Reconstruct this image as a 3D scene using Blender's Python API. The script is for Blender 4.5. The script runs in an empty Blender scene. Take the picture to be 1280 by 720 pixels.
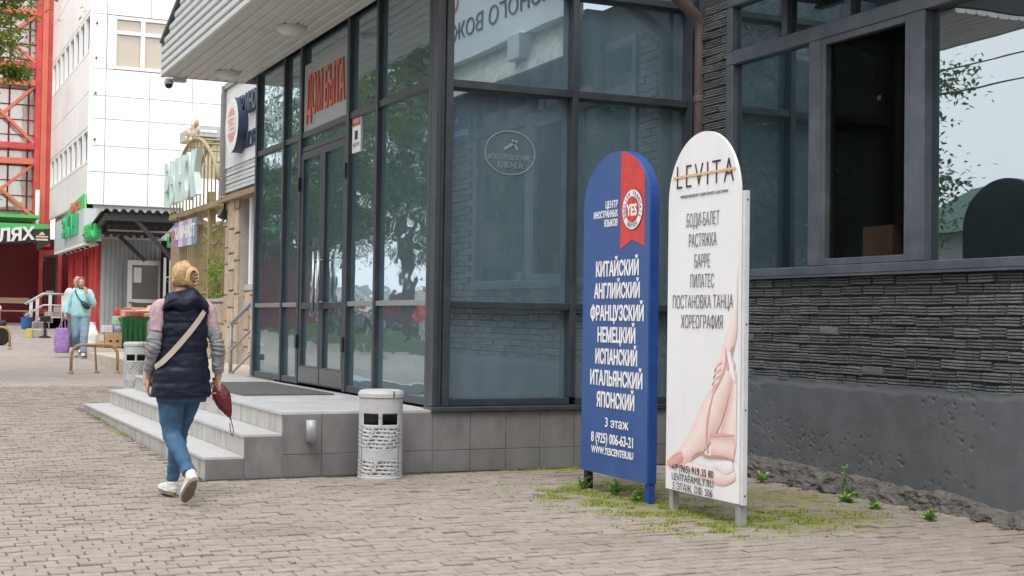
import bpy, bmesh, math, random
from mathutils import Vector, Matrix, noise
R = math.radians
random.seed(7)
scene = bpy.context.scene
col = scene.collection

# ---------------------------------------------------------------- camera
cam_d = bpy.data.cameras.new('camera')
cam = bpy.data.objects.new('camera', cam_d)
col.objects.link(cam)
cam_d.sensor_width = 36.0
cam_d.lens = 36.0 * 1720.0 / 1280.0
cam_d.clip_end = 2000
cam.matrix_world = (Matrix.Translation((0, 0, 1.3)) @ Matrix.Rotation(R(-24.6), 4, 'Z')
                    @ Matrix.Rotation(R(90) + math.atan(41 / 1720), 4, 'X') @ Matrix.Rotation(R(0.82), 4, 'Z'))
scene.camera = cam

# ---------------------------------------------------------------- sky, sun, exposure (overcast day)
SUN_EL, SUN_AZ = R(58), R(215)          # azimuth measured from +Y clockwise (towards +X)
world = bpy.data.worlds.new('World')
scene.world = world
world.use_nodes = True
nt = world.node_tree
bg = nt.nodes['Background']
sky = nt.nodes.new('ShaderNodeTexSky')
sky.sky_type = 'NISHITA'
sky.sun_disc = False
sky.sun_elevation = SUN_EL
sky.sun_rotation = SUN_AZ
sky.air_density = 1.0
sky.dust_density = 3.0
sky.ozone_density = 1.0
hs = nt.nodes.new('ShaderNodeHueSaturation')
hs.inputs['Saturation'].default_value = 0.12
hs.inputs['Value'].default_value = 1.0
nt.links.new(sky.outputs[0], hs.inputs['Color'])
# cloud cover: an even pale grey veil mixed into the clear sky
veil = nt.nodes.new('ShaderNodeMixRGB')
veil.inputs[0].default_value = 0.7
veil.inputs[2].default_value = (10.5, 10.7, 11.0, 1)
nt.links.new(hs.outputs[0], veil.inputs[1])
nt.links.new(veil.outputs[0], bg.inputs['Color'])
bg.inputs['Strength'].default_value = 0.12
sun_d = bpy.data.lights.new('sun', 'SUN')
sun_d.energy = 1.1
sun_d.angle = R(25)
sun_d.color = (1.0, 0.965, 0.91)
sun = bpy.data.objects.new('sun', sun_d)
col.objects.link(sun)
sd = Vector((math.sin(SUN_AZ) * math.cos(SUN_EL), math.cos(SUN_AZ) * math.cos(SUN_EL), math.sin(SUN_EL)))
sun.rotation_euler = sd.to_track_quat('Z', 'Y').to_euler()
vs = scene.view_settings
vs.view_transform = 'Standard'
vs.look = 'None'
vs.exposure = 0.78
vs.gamma = 1.0
vs.use_curve_mapping = False

# ---------------------------------------------------------------- helpers
ORG = {}

def tag(o, label=None, cat=None, group=None, kind=None):
    if label: o['label'] = label
    if cat: o['category'] = cat
    if group: o['group'] = group
    if kind: o['kind'] = kind
    return o

def empty(name, loc=(0, 0, 0), label=None, cat=None, group=None, parent=None, kind=None, rz=0.0, local=False):
    o = bpy.data.objects.new(name, None)
    o.empty_display_size = 0.1
    col.objects.link(o)
    po = ORG[parent.name] if parent else Vector((0, 0, 0))
    o.location = Vector(loc) - po
    o.rotation_euler = (0, 0, rz)
    if parent: o.parent = parent
    ORG[o.name] = Vector((0, 0, 0)) if local else Vector(loc)
    return tag(o, label, cat, group, kind)

class MB:
    """collects faces; build() links them as one mesh object"""
    def __init__(s):
        s.v, s.f, s.mi = [], [], []
        s.cur = 0
    def face(s, idx):
        s.f.append(tuple(idx)); s.mi.append(s.cur)
    def add(s, verts, faces):
        n = len(s.v)
        s.v += [tuple(p) for p in verts]
        for fc in faces: s.face([n + i for i in fc])
        return s
    def box(s, x0, y0, z0, x1, y1, z1):
        if x1 < x0: x0, x1 = x1, x0
        if y1 < y0: y0, y1 = y1, y0
        if z1 < z0: z0, z1 = z1, z0
        return s.add([(x0, y0, z0), (x1, y0, z0), (x1, y1, z0), (x0, y1, z0), (x0, y0, z1), (x1, y0, z1), (x1, y1, z1), (x0, y1, z1)],
                     [(0, 3, 2, 1), (4, 5, 6, 7), (0, 1, 5, 4), (1, 2, 6, 5), (2, 3, 7, 6), (3, 0, 4, 7)])
    def obox(s, c, size, m=None):
        hx, hy, hz = [q / 2 for q in size]
        m = m or Matrix.Identity(3)
        c = Vector(c)
        vs_ = [c + m @ Vector(p) for p in [(-hx, -hy, -hz), (hx, -hy, -hz), (hx, hy, -hz), (-hx, hy, -hz), (-hx, -hy, hz), (hx, -hy, hz), (hx, hy, hz), (-hx, hy, hz)]]
        return s.add(vs_, [(0, 3, 2, 1), (4, 5, 6, 7), (0, 1, 5, 4), (1, 2, 6, 5), (2, 3, 7, 6), (3, 0, 4, 7)])
    def bar(s, a, b, w, h, up=(0, 0, 1)):
        a, b = Vector(a), Vector(b)
        d = (b - a); L = d.length; d.normalize()
        u = Vector(up)
        x = d.cross(u)
        if x.length < 1e-4: x = d.cross(Vector((0, 1, 0)))
        x.normalize(); z = x.cross(d).normalized()
        return s.obox((a + b) / 2, (w, L, h), Matrix((x, d, z)).transposed())
    def tube(s, pts, r, n=8, cap=True, squash=None):
        pts = [Vector(p) for p in pts]
        rs = r if isinstance(r, (list, tuple)) else [r] * len(pts)
        base = len(s.v)
        t0 = (pts[1] - pts[0]).normalized()
        u = t0.cross(Vector((0, 0, 1)))
        if u.length < 0.05: u = t0.cross(Vector((0, 1, 0)))
        u.normalize()
        for i, p in enumerate(pts):
            if i == 0: t = pts[1] - pts[0]
            elif i == len(pts) - 1: t = pts[-1] - pts[-2]
            else: t = (pts[i + 1] - pts[i]).normalized() + (pts[i] - pts[i - 1]).normalized()
            t.normalize()
            u = (u - t * u.dot(t)).normalized()
            w = t.cross(u)
            for k in range(n):
                a = 2 * math.pi * k / n
                s.v.append(tuple(p + (u * math.cos(a) + w * math.sin(a)) * rs[i]))
        for i in range(len(pts) - 1):
            for k in range(n):
                a, b = base + i * n + k, base + i * n + (k + 1) % n
                s.face((a, b, b + n, a + n))
        if cap:
            s.face([base + k for k in range(n)][::-1])
            s.face([base + (len(pts) - 1) * n + k for k in range(n)])
        return s
    def lathe(s, prof, n=20, c=(0, 0, 0), sx=1, sy=1):
        base = len(s.v)
        for r, z in prof:
            for k in range(n):
                a = 2 * math.pi * k / n
                s.v.append((c[0] + r * math.cos(a) * sx, c[1] + r * math.sin(a) * sy, c[2] + z))
        for i in range(len(prof) - 1):
            for k in range(n):
                a, b = base + i * n + k, base + i * n + (k + 1) % n
                s.face((a, b, b + n, a + n))
        if prof[0][0] > 1e-5: s.face([base + k for k in range(n)][::-1])
        if prof[-1][0] > 1e-5: s.face([base + (len(prof) - 1) * n + k for k in range(n)])
        return s
    def prism(s, pts, vec):
        n = len(pts); base = len(s.v); vec = Vector(vec)
        s.v += [tuple(p) for p in pts] + [tuple(Vector(p) + vec) for p in pts]
        s.face([base + i for i in range(n)][::-1])
        s.face([base + n + i for i in range(n)])
        for i in range(n):
            j = (i + 1) % n
            s.face((base + i, base + j, base + n + j, base + n + i))
        return s
    def ell(s, c, r, n=12, m=8):
        prof = [(max(math.sin(math.pi * i / m), 1e-6), -math.cos(math.pi * i / m)) for i in range(m + 1)]
        base = len(s.v)
        s.lathe(prof, n)
        for i in range(base, len(s.v)):
            p = s.v[i]; s.v[i] = (c[0] + p[0] * r[0], c[1] + p[1] * r[1], c[2] + p[2] * r[2])
        return s
    def mesh(s, name, off=(0, 0, 0)):
        me = bpy.data.meshes.new(name)
        o = Vector(off)
        me.from_pydata([tuple(Vector(p) - o) for p in s.v], [], s.f)
        return me
    def build(s, name, mat, parent=None, smooth=False, bevel=0.0, fix=True, label=None, cat=None, group=None, kind=None):
        xs = [p[0] for p in s.v]; ys = [p[1] for p in s.v]; zs = [p[2] for p in s.v]
        c = Vector(((min(xs) + max(xs)) / 2, (min(ys) + max(ys)) / 2, min(zs)))
        me = s.mesh(name, c)
        mats = mat if isinstance(mat, (list, tuple)) else [mat]
        for m_ in mats: me.materials.append(m_)
        if len(mats) > 1: me.polygons.foreach_set('material_index', s.mi)
        if fix:
            bm = bmesh.new(); bm.from_mesh(me)
            bmesh.ops.recalc_face_normals(bm, faces=bm.faces)
            bm.to_mesh(me); bm.free()
        if smooth:
            me.polygons.foreach_set('use_smooth', [True] * len(me.polygons))
        o = bpy.data.objects.new(name, me)
        col.objects.link(o)
        ORG[o.name] = c
        po = ORG[parent.name] if parent else Vector((0, 0, 0))
        o.location = c - po
        if parent: o.parent = parent
        if bevel:
            b = o.modifiers.new('bevel', 'BEVEL'); b.width = bevel; b.segments = 2 if bevel > .008 else 1; b.limit_method = 'ANGLE'; b.angle_limit = R(40)
        return tag(o, label, cat, group, kind)

def link_mesh(name, me, loc, parent=None, rot=None):
    o = bpy.data.objects.new(name, me)
    col.objects.link(o)
    po = ORG[parent.name] if parent else Vector((0, 0, 0))
    o.location = Vector(loc) - po
    if rot: o.rotation_euler = rot
    if parent: o.parent = parent
    ORG[o.name] = Vector(loc)
    return o

def dup(o, loc=None, rz=None, parent=None, label=None, swap=None):
    c = o.copy(); col.objects.link(c)
    if parent: c.parent = parent
    if loc is not None: c.location = loc
    if rz is not None: c.rotation_euler = (0, 0, rz)
    if label: c['label'] = label
    if swap and c.type == 'MESH':
        for i, sl in enumerate(o.material_slots):
            if sl.material in swap:
                c.material_slots[i].link = 'OBJECT'
                c.material_slots[i].material = swap[sl.material]
    for ch in list(o.children): dup(ch, parent=c, swap=swap)
    return c

def mx(origin, x, y):
    x = Vector(x).normalized(); y = Vector(y).normalized(); z = x.cross(y)
    m = Matrix((x, y, z)).transposed().to_4x4()
    m.translation = Vector(origin)
    return m
def face_mx(origin): return mx(origin, (0, -1, 0), (0, 0, 1))        # on a wall facing the street (-X)
def face_my(origin): return mx(origin, (1, 0, 0), (0, 0, 1))         # on a wall facing -Y

from mathutils.geometry import delaunay_2d_cdt
def text(s, name, size, M4, mat, parent=None, align='CENTER', sx=1.0, bold=0.0, depth=0.004, shear=0.0, width=None, label=None, cat=None, spacing=1.0):
    """raised lettering: every glyph outline is filled and extruded on its own, so overlapping strokes stay clean"""
    cu = bpy.data.curves.new(name, 'FONT')
    cu.body = s
    cu.size = size
    cu.align_x = align
    cu.align_y = 'BOTTOM_BASELINE'
    cu.fill_mode = 'NONE'
    cu.shear = shear
    cu.resolution_u = 4
    cu.space_character = spacing
    t = bpy.data.objects.new(name + '_tmp', cu)
    col.objects.link(t)
    dg = bpy.context.evaluated_depsgraph_get()
    wire = bpy.data.meshes.new_from_object(t.evaluated_get(dg))
    bpy.data.objects.remove(t)
    co = [(v.co.x, v.co.y) for v in wire.vertices]
    nb = {}
    for e in wire.edges:
        a, b = e.vertices
        nb.setdefault(a, []).append(b); nb.setdefault(b, []).append(a)
    bpy.data.meshes.remove(wire)
    seen = set(); loops = []
    for v0 in range(len(co)):
        if v0 in seen or v0 not in nb: continue
        lp = [v0]; seen.add(v0); cur = v0
        while True:
            nx = [q for q in nb[cur] if q not in seen]
            if len(lp) == 1 and (v0 + 1) in nx: nx = [v0 + 1]      # keep the outline's own direction
            if not nx: break
            cur = nx[0]; seen.add(cur); lp.append(cur)
        P_ = [co[q] for q in lp]
        P_ = [p for k, p in enumerate(P_) if (p[0] - P_[k - 1][0]) ** 2 + (p[1] - P_[k - 1][1]) ** 2 > 1e-12]
        if len(P_) > 2: loops.append(P_)
    area = lambda P_: sum(P_[k - 1][0] * P_[k][1] - P_[k][0] * P_[k - 1][1] for k in range(len(P_))) / 2
    bbs = [(min(p[0] for p in P_), min(p[1] for p in P_), max(p[0] for p in P_), max(p[1] for p in P_)) for P_ in loops]
    ar = [area(P_) for P_ in loops]
    if bold:
        new = []
        for q, P_ in enumerate(loops):
            sg = 1 if ar[q] > 0 else -1
            b_ = bbs[q]
            if any(ar[k] * ar[q] < 0 and bbs[k][0] <= b_[0] and bbs[k][1] <= b_[1] and bbs[k][2] >= b_[2] and bbs[k][3] >= b_[3] for k in range(len(loops)) if k != q): sg = -sg
            Q_ = []
            n = len(P_)
            for k in range(n):
                a, b, c = P_[k - 1], P_[k], P_[(k + 1) % n]
                d1 = Vector((b[0] - a[0], b[1] - a[1])).normalized(); d2 = Vector((c[0] - b[0], c[1] - b[1])).normalized()
                n1 = Vector((d1.y, -d1.x)) * sg; n2 = Vector((d2.y, -d2.x)) * sg
                m_ = n1 + n2
                m_ = n1 if m_.length < .2 else m_ / max(.5, m_.length_squared / 2)
                Q_.append((b[0] + m_.x * bold, b[1] + m_.y * bold))
            new.append(Q_)
        loops = new
        bbs = [(min(p[0] for p in P_), min(p[1] for p in P_), max(p[0] for p in P_), max(p[1] for p in P_)) for P_ in loops]
    def winding(x, y):
        w_ = 0
        for P_, bb in zip(loops, bbs):
            if not (bb[0] <= x <= bb[2] and bb[1] <= y <= bb[3]): continue
            x1, y1 = P_[-1]
            for (x2, y2) in P_:
                if (y1 > y) != (y2 > y):
                    if x < (x2 - x1) * (y - y1) / (y2 - y1) + x1: w_ += 1 if y2 > y1 else -1
                x1, y1 = x2, y2
        return w_
    pts, eds = [], []
    for P_ in loops:
        b0 = len(pts); n = len(P_)
        pts += [Vector(p) for p in P_]
        eds += [(b0 + k, b0 + (k + 1) % n) for k in range(n)]
    xs = [p[0] for P_ in loops for p in P_]
    if width and xs: sx = width / max(max(xs) - min(xs), 1e-4)
    ov, oe, of, _a, _b, _c = delaunay_2d_cdt(pts, eds, [], 0, 1e-6)
    keep = []
    for f_ in of:
        cx = sum(ov[q].x for q in f_) / len(f_); cy = sum(ov[q].y for q in f_) / len(f_)
        if winding(cx, cy): keep.append(tuple(f_))
    n = len(ov)
    vs_ = [(p.x, p.y, depth / 2) for p in ov] + [(p.x, p.y, -depth / 2) for p in ov]
    fs_ = []; use = {}
    for f_ in keep:
        A, B, C_ = ov[f_[0]], ov[f_[1]], ov[f_[2]]
        if (B.x - A.x) * (C_.y - A.y) - (B.y - A.y) * (C_.x - A.x) < 0: f_ = f_[::-1]
        fs_.append(f_)
        for k in range(len(f_)): use[(f_[k - 1], f_[k])] = 1
    for (a, b) in list(use):
        if (b, a) not in use: fs_.append((a, a + n, b + n, b))
    me = bpy.data.meshes.new(name)
    me.from_pydata(vs_, [], fs_)
    bm = bmesh.new(); bm.from_mesh(me)
    bmesh.ops.delete(bm, geom=[v for v in bm.verts if not v.link_faces], context='VERTS')
    bm.to_mesh(me); bm.free()
    me.transform(M4 @ Matrix.Diagonal((sx, 1, 1, 1)))
    me.materials.append(mat)
    c = sum((v.co for v in me.vertices), Vector()) / max(1, len(me.vertices))
    me.transform(Matrix.Translation(-c))
    return_o = link_mesh(name, me, c, parent)
    return tag(return_o, label, cat)

# ---------------------------------------------------------------- materials
def mat(name, color, rough=0.7, metal=0.0, var=0.12, scale=6.0, bump=0.0, bscale=60.0, spec=0.5, rnd=0.0, stain=None, stain_amt=0.0, stain_scale=2.0, stretch=(1, 1, 1), detail=6.0, trans=0.0, emit=0.0, coat=0.0):
    m = bpy.data.materials.new(name)
    m.use_nodes = True
    n = m.node_tree; P = n.nodes['Principled BSDF']; L = n.links.new
    P.inputs['Roughness'].default_value = rough
    P.inputs['Metallic'].default_value = metal
    P.inputs['Specular IOR Level'].default_value = spec
    P.inputs['Coat Weight'].default_value = coat
    geo = n.nodes.new('ShaderNodeNewGeometry')
    mp = n.nodes.new('ShaderNodeMapping'); mp.inputs['Scale'].default_value = stretch
    L(geo.outputs['Position'], mp.inputs['Vector'])
    base = n.nodes.new('ShaderNodeRGB'); base.outputs[0].default_value = (*color, 1)
    out = base.outputs[0]
    if var > 0:
        nz = n.nodes.new('ShaderNodeTexNoise'); nz.inputs['Scale'].default_value = scale; nz.inputs['Detail'].default_value = detail; nz.inputs['Roughness'].default_value = 0.65
        L(mp.outputs[0], nz.inputs['Vector'])
        mr = n.nodes.new('ShaderNodeMapRange'); mr.inputs[1].default_value = 0.3; mr.inputs[2].default_value = 0.7
        mr.inputs[3].default_value = 1 - var; mr.inputs[4].default_value = 1 + var
        L(nz.outputs[0], mr.inputs[0])
        hv = n.nodes.new('ShaderNodeHueSaturation')
        L(out, hv.inputs['Color']); L(mr.outputs[0], hv.inputs['Value'])
        out = hv.outputs[0]
        rr = n.nodes.new('ShaderNodeMapRange'); rr.inputs[1].default_value = 0.3; rr.inputs[2].default_value = 0.7
        rr.inputs[3].default_value = max(0, rough - 0.08); rr.inputs[4].default_value = min(1, rough + 0.08)
        L(nz.outputs[0], rr.inputs[0]); L(rr.outputs[0], P.inputs['Roughness'])
    if rnd > 0:
        oi = n.nodes.new('ShaderNodeObjectInfo')
        at = n.nodes.new('ShaderNodeAttribute'); at.attribute_name = 'tone'
        ad = n.nodes.new('ShaderNodeMath'); ad.operation = 'ADD'; L(oi.outputs['Random'], ad.inputs[0]); L(at.outputs['Fac'], ad.inputs[1])
        fr = n.nodes.new('ShaderNodeMath'); fr.operation = 'FRACT'; L(ad.outputs[0], fr.inputs[0])
        mr2 = n.nodes.new('ShaderNodeMapRange'); mr2.inputs[3].default_value = 1 - rnd; mr2.inputs[4].default_value = 1 + rnd
        L(fr.outputs[0], mr2.inputs[0])
        hv2 = n.nodes.new('ShaderNodeHueSaturation'); L(out, hv2.inputs['Color']); L(mr2.outputs[0], hv2.inputs['Value'])
        out = hv2.outputs[0]
    if stain:
        sz = n.nodes.new('ShaderNodeTexNoise'); sz.inputs['Scale'].default_value = stain_scale; sz.inputs['Detail'].default_value = 8; sz.inputs['Roughness'].default_value = 0.7
        L(mp.outputs[0], sz.inputs['Vector'])
        cr = n.nodes.new('ShaderNodeMapRange'); cr.inputs[1].default_value = 0.5; cr.inputs[2].default_value = 0.75; cr.inputs[3].default_value = 0; cr.inputs[4].default_value = stain_amt
        L(sz.outputs[0], cr.inputs[0])
        mixc = n.nodes.new('ShaderNodeMixRGB'); mixc.inputs[2].default_value = (*stain, 1)
        L(cr.outputs[0], mixc.inputs[0]); L(out, mixc.inputs[1])
        out = mixc.outputs[0]
    L(out, P.inputs['Base Color'])
    if bump > 0:
        bz = n.nodes.new('ShaderNodeTexNoise'); bz.inputs['Scale'].default_value = bscale; bz.inputs['Detail'].default_value = 6
        L(mp.outputs[0], bz.inputs['Vector'])
        bp = n.nodes.new('ShaderNodeBump'); bp.inputs['Strength'].default_value = bump; bp.inputs['Distance'].default_value = 0.02
        L(bz.outputs[0], bp.inputs['Height']); L(bp.outputs[0], P.inputs['Normal'])
    if emit > 0:
        L(out, P.inputs['Emission Color']); P.inputs['Emission Strength'].default_value = emit
    m['P'] = 1
    return m

def glass(name, base, tint, amt=0.45, wave=0.4, rough=0.008, dust=0.0, wscale=1.6):
    m = bpy.data.materials.new(name); m.use_nodes = True
    n = m.node_tree; L = n.links.new
    P = n.nodes['Principled BSDF']; O = n.nodes['Material Output']
    P.inputs['Base Color'].default_value = (*base, 1); P.inputs['Roughness'].default_value = 0.25; P.inputs['Specular IOR Level'].default_value = 0.2
    geo = n.nodes.new('ShaderNodeNewGeometry')
    if dust > 0:
        mp = n.nodes.new('ShaderNodeMapping'); mp.inputs['Scale'].default_value = (3, 3, 0.8); L(geo.outputs['Position'], mp.inputs[0])
        dz = n.nodes.new('ShaderNodeTexNoise'); dz.inputs['Scale'].default_value = 2.5; dz.inputs['Detail'].default_value = 9; dz.inputs['Roughness'].default_value = .7
        L(mp.outputs[0], dz.inputs[0])
        mc = n.nodes.new('ShaderNodeMixRGB'); mc.inputs[1].default_value = (*base, 1); mc.inputs[2].default_value = (base[0] + dust, base[1] + dust, base[2] + dust, 1)
        mr = n.nodes.new('ShaderNodeMapRange'); mr.inputs[1].default_value = .4; mr.inputs[2].default_value = .7; L(dz.outputs[0], mr.inputs[0])
        L(mr.outputs[0], mc.inputs[0]); L(mc.outputs[0], P.inputs['Base Color'])
    G_ = n.nodes.new('ShaderNodeBsdfGlossy'); G_.inputs['Color'].default_value = (*tint, 1); G_.inputs['Roughness'].default_value = rough
    nz = n.nodes.new('ShaderNodeTexNoise'); nz.inputs['Scale'].default_value = wscale; nz.inputs['Detail'].default_value = 1.5
    mp2 = n.nodes.new('ShaderNodeMapping'); mp2.inputs['Scale'].default_value = (0.7, 0.7, 1.6); L(geo.outputs['Position'], mp2.inputs[0]); L(mp2.outputs[0], nz.inputs[0])
    bp = n.nodes.new('ShaderNodeBump'); bp.inputs['Strength'].default_value = wave; bp.inputs['Distance'].default_value = 0.02
    L(nz.outputs[0], bp.inputs['Height']); L(bp.outputs[0], G_.inputs['Normal'])
    fr = n.nodes.new('ShaderNodeFresnel'); fr.inputs['IOR'].default_value = 1.6
    ad = n.nodes.new('ShaderNodeMath'); ad.operation = 'ADD'; ad.use_clamp = True; ad.inputs[1].default_value = amt
    L(fr.outputs[0], ad.inputs[0])
    mx_ = n.nodes.new('ShaderNodeMixShader'); L(ad.outputs[0], mx_.inputs[0]); L(P.outputs[0], mx_.inputs[1]); L(G_.outputs[0], mx_.inputs[2])
    L(mx_.outputs[0], O.inputs['Surface'])
    return m

def gz(y):
    pts = [(-100, 0), (11, 0), (18, .1), (30, .4), (45, .9), (60, 1.2), (1000, 1.2)]
    for (a, za), (b, zb) in zip(pts, pts[1:]):
        if a <= y <= b: return za + (zb - za) * (y - a) / (b - a)
    return 0
# ---------------------------------------------------------------- palette
m_paver = mat('paver_concrete', (0.305, 0.264, 0.228), 0.85, var=0.14, scale=14, bump=0.35, bscale=90, rnd=0.075, stain=(0.2, 0.17, 0.145), stain_amt=0.45, stain_scale=2.2, spec=.3)
m_bed = mat('joint_sand', (0.075, 0.06, 0.048), 0.95, var=0.35, scale=14, bump=0.5)
m_frame = mat('dark_frame_paint', (0.033, 0.041, 0.050), 0.42, var=0.2, scale=5, spec=.5, stain=(0.09, 0.09, 0.09), stain_amt=.35, stain_scale=4)
m_frame2 = mat('slate_frame_paint', (0.085, 0.096, 0.118), 0.5, var=0.15, scale=5, stain=(0.2, 0.2, 0.2), stain_amt=.3, stain_scale=5)
m_steel = mat('brushed_steel', (0.5, 0.51, 0.52), 0.33, metal=1.0, var=0.1, scale=20)
m_tile = mat('grey_porcelain_tile', (0.185, 0.18, 0.178), 0.45, var=0.14, scale=3.5, rnd=0.08, stain=(0.09, 0.08, 0.07), stain_amt=.7, stain_scale=4, stretch=(1, 1, .5), bump=.05, bscale=30)
m_grout = mat('grout', (0.42, 0.41, 0.40), 0.9, var=0.2)
m_treadtile = mat('pale_step_tile', (0.47, 0.47, 0.475), 0.38, var=0.08, scale=6, rnd=0.05, stain=(0.3, 0.29, 0.28), stain_amt=.35, stain_scale=3)
m_riser = mat('riser_tile', (0.40, 0.385, 0.365), 0.55, var=0.14, scale=5, rnd=.07, stain=(0.13, 0.10, 0.075), stain_amt=.9, stain_scale=7, stretch=(1, 1, .3))
m_soffit = mat('soffit_sheet', (0.62, 0.60, 0.58), 0.45, var=0.06, scale=3, rnd=.03)
m_fascia = mat('fascia_sheet', (0.60, 0.60, 0.60), 0.4, var=0.07, scale=3, stain=(.3, .28, .25), stain_amt=.3, stain_scale=3)
m_gap = mat('dark_gap', (0.03, 0.03, 0.03), 0.9, var=0)
m_glassL = glass('mirror_glass_doors', (0.085, 0.142, 0.168), (0.72, 0.84, 0.90), amt=0.34, rough=.02, wave=0.16, wscale=2.6, dust=.03)
m_glassF = glass('tinted_glass_front', (0.125, 0.190, 0.232), (0.70, 0.82, 0.90), amt=0.40, rough=.015, wave=0.07, wscale=1.2, dust=.05)
m_glassR = glass('tinted_glass_wing', (0.010, 0.022, 0.028), (0.80, 0.88, 0.92), amt=0.36, wave=0.05, dust=.012)
m_brick = mat('charcoal_painted_brick', (0.172, 0.180, 0.190), 0.42, var=0.28, scale=26, bump=0.7, bscale=110, rnd=0.22, stain=(0.17, 0.165, 0.16), stain_amt=.5, stain_scale=9)
m_mortar = mat('charcoal_mortar', (0.045, 0.047, 0.05), 0.75, var=0.25, scale=20, bump=.8, bscale=60)
m_plinth = mat('charcoal_painted_render', (0.116, 0.126, 0.139), 0.48, var=0.14, scale=3, bump=0.14, bscale=90, stain=(0.16, 0.155, 0.15), stain_amt=.55, stain_scale=2.2, stretch=(1, 1, .6))
m_rubble = mat('crumbled_render', (0.125, 0.118, 0.11), 0.85, var=0.35, scale=12, bump=0.8, bscale=50, stain=(0.22, 0.19, 0.16), stain_amt=.6, stain_scale=7)
m_white = mat('white_paint', (0.80, 0.80, 0.80), 0.5, var=0.04, scale=4)
m_black = mat('black_plastic', (0.018, 0.018, 0.02), 0.45, var=0.2)
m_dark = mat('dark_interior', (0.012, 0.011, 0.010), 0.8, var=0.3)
m_brown_pipe = mat('brown_pipe_paint', (0.11, 0.082, 0.076), 0.38, var=0.15, scale=6, stain=(0.16, 0.14, 0.13), stain_amt=.4)
m_red_letter = mat('red_letter', (0.55, 0.13, 0.08), 0.5, var=0.1)
m_lamp = mat('lamp_diffuser', (0.74, 0.73, 0.70), 0.35, var=0.03)
m_galv = mat('galvanised_steel', (0.40, 0.41, 0.42), 0.55, metal=.35, var=0.18, scale=10, stain=(.25, .15, .08), stain_amt=.5, stain_scale=12)
m_rust = mat('rusty_drip', (0.17, 0.075, 0.03), 0.9, var=0.3)

def add_moss(m, blobs, colr=(0.16, 0.19, 0.02), amount=.9):
    """moss and algae growing on the surface in patches with a shape of their own (centre x, y, half width x, y)"""
    n = m.node_tree; L = n.links.new; P = n.nodes['Principled BSDF']
    src = P.inputs['Base Color'].links[0].from_socket
    geo = n.nodes.new('ShaderNodeNewGeometry')
    tot = None
    for (x, y, rx, ry) in blobs:
        mp = n.nodes.new('ShaderNodeMapping'); mp.inputs['Location'].default_value = (-x / rx, -y / ry, 0); mp.inputs['Scale'].default_value = (1 / rx, 1 / ry, 0)
        L(geo.outputs['Position'], mp.inputs[0])
        ln = n.nodes.new('ShaderNodeVectorMath'); ln.operation = 'LENGTH'; L(mp.outputs[0], ln.inputs[0])
        mr = n.nodes.new('ShaderNodeMapRange'); mr.inputs[1].default_value = 1.0; mr.inputs[2].default_value = .25; L(ln.outputs['Value'], mr.inputs[0])
        if tot is None: tot = mr.outputs[0]
        else:
            a = n.nodes.new('ShaderNodeMath'); a.operation = 'MAXIMUM'; L(tot, a.inputs[0]); L(mr.outputs[0], a.inputs[1]); tot = a.outputs[0]
    nz = n.nodes.new('ShaderNodeTexNoise'); nz.inputs['Scale'].default_value = 11; nz.inputs['Detail'].default_value = 9; nz.inputs['Roughness'].default_value = .75
    L(geo.outputs['Position'], nz.inputs[0])
    ad = n.nodes.new('ShaderNodeMath'); ad.operation = 'ADD'; L(tot, ad.inputs[0]); L(nz.outputs[0], ad.inputs[1])
    th = n.nodes.new('ShaderNodeMapRange'); th.inputs[1].default_value = .80; th.inputs[2].default_value = 1.45; th.inputs[4].default_value = amount; L(ad.outputs[0], th.inputs[0])
    mu = n.nodes.new('ShaderNodeMath'); mu.operation = 'MULTIPLY'; L(th.outputs[0], mu.inputs[0])
    gt = n.nodes.new('ShaderNodeMapRange'); gt.inputs[1].default_value = 0; gt.inputs[2].default_value = .15; L(tot, gt.inputs[0]); L(gt.outputs[0], mu.inputs[1])
    mc = n.nodes.new('ShaderNodeMixRGB'); mc.inputs[2].default_value = (*colr, 1); L(mu.outputs[0], mc.inputs[0]); L(src, mc.inputs[1])
    L(mc.outputs[0], P.inputs['Base Color'])
MOSS = [(4.95, 8.5, .55, 1.7), (5.6, 7.6, 1.0, .9), (5.6, 10.75, 1.0, .25), (6.2, 8.6, .7, 1.0), (5.7, 9.6, 1.0, 1.0)]
add_moss(m_paver, MOSS, (0.19, 0.20, 0.03), .55)
add_moss(m_bed, MOSS, (0.13, 0.16, 0.015), 1.0)
add_moss(m_paver, [(3.6, 10.2, 1.1, .5), (6.0, 7.7, .9, .45), (5.5, 10.3, 1.2, .4), (2.2, 8.2, .7, .5), (3.8, 7.2, .9, .4), (1.3, 11.5, .8, .8)], (0.15, 0.135, 0.12), .32)
add_moss(m_bed, [(2.2, 14.8, .25, 3.2)], (0.13, 0.13, 0.03), .7)

# ---------------------------------------------------------------- ground
YS = [-40, 0, 11, 18, 30, 45, 60, 400]
def sheet(name, x0, x1, ys, dz, m):
    mb = MB()
    for y in ys: mb.v += [(x0, y, gz(y) + dz), (x1, y, gz(y) + dz)]
    for i in range(len(ys) - 1): mb.face((2 * i, 2 * i + 1, 2 * i + 3, 2 * i + 2))
    return mb.build(name, m, fix=False, kind='structure')
m_soil = mat('ground_soil', (0.16, 0.14, 0.11), .95, var=.3, scale=.7)
sheet('ground', -400, 400, YS, -0.06, m_soil)
BR_L, BR_W = 0.162, 0.107
PAVE_Y1 = 22.0
pave = sheet('pavement', -2.5, 14, [1.5, 6, 11, 18, PAVE_Y1], -0.018, m_bed)
tag(pave, 'beige concrete brick paving in staggered courses', 'paving')
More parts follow.
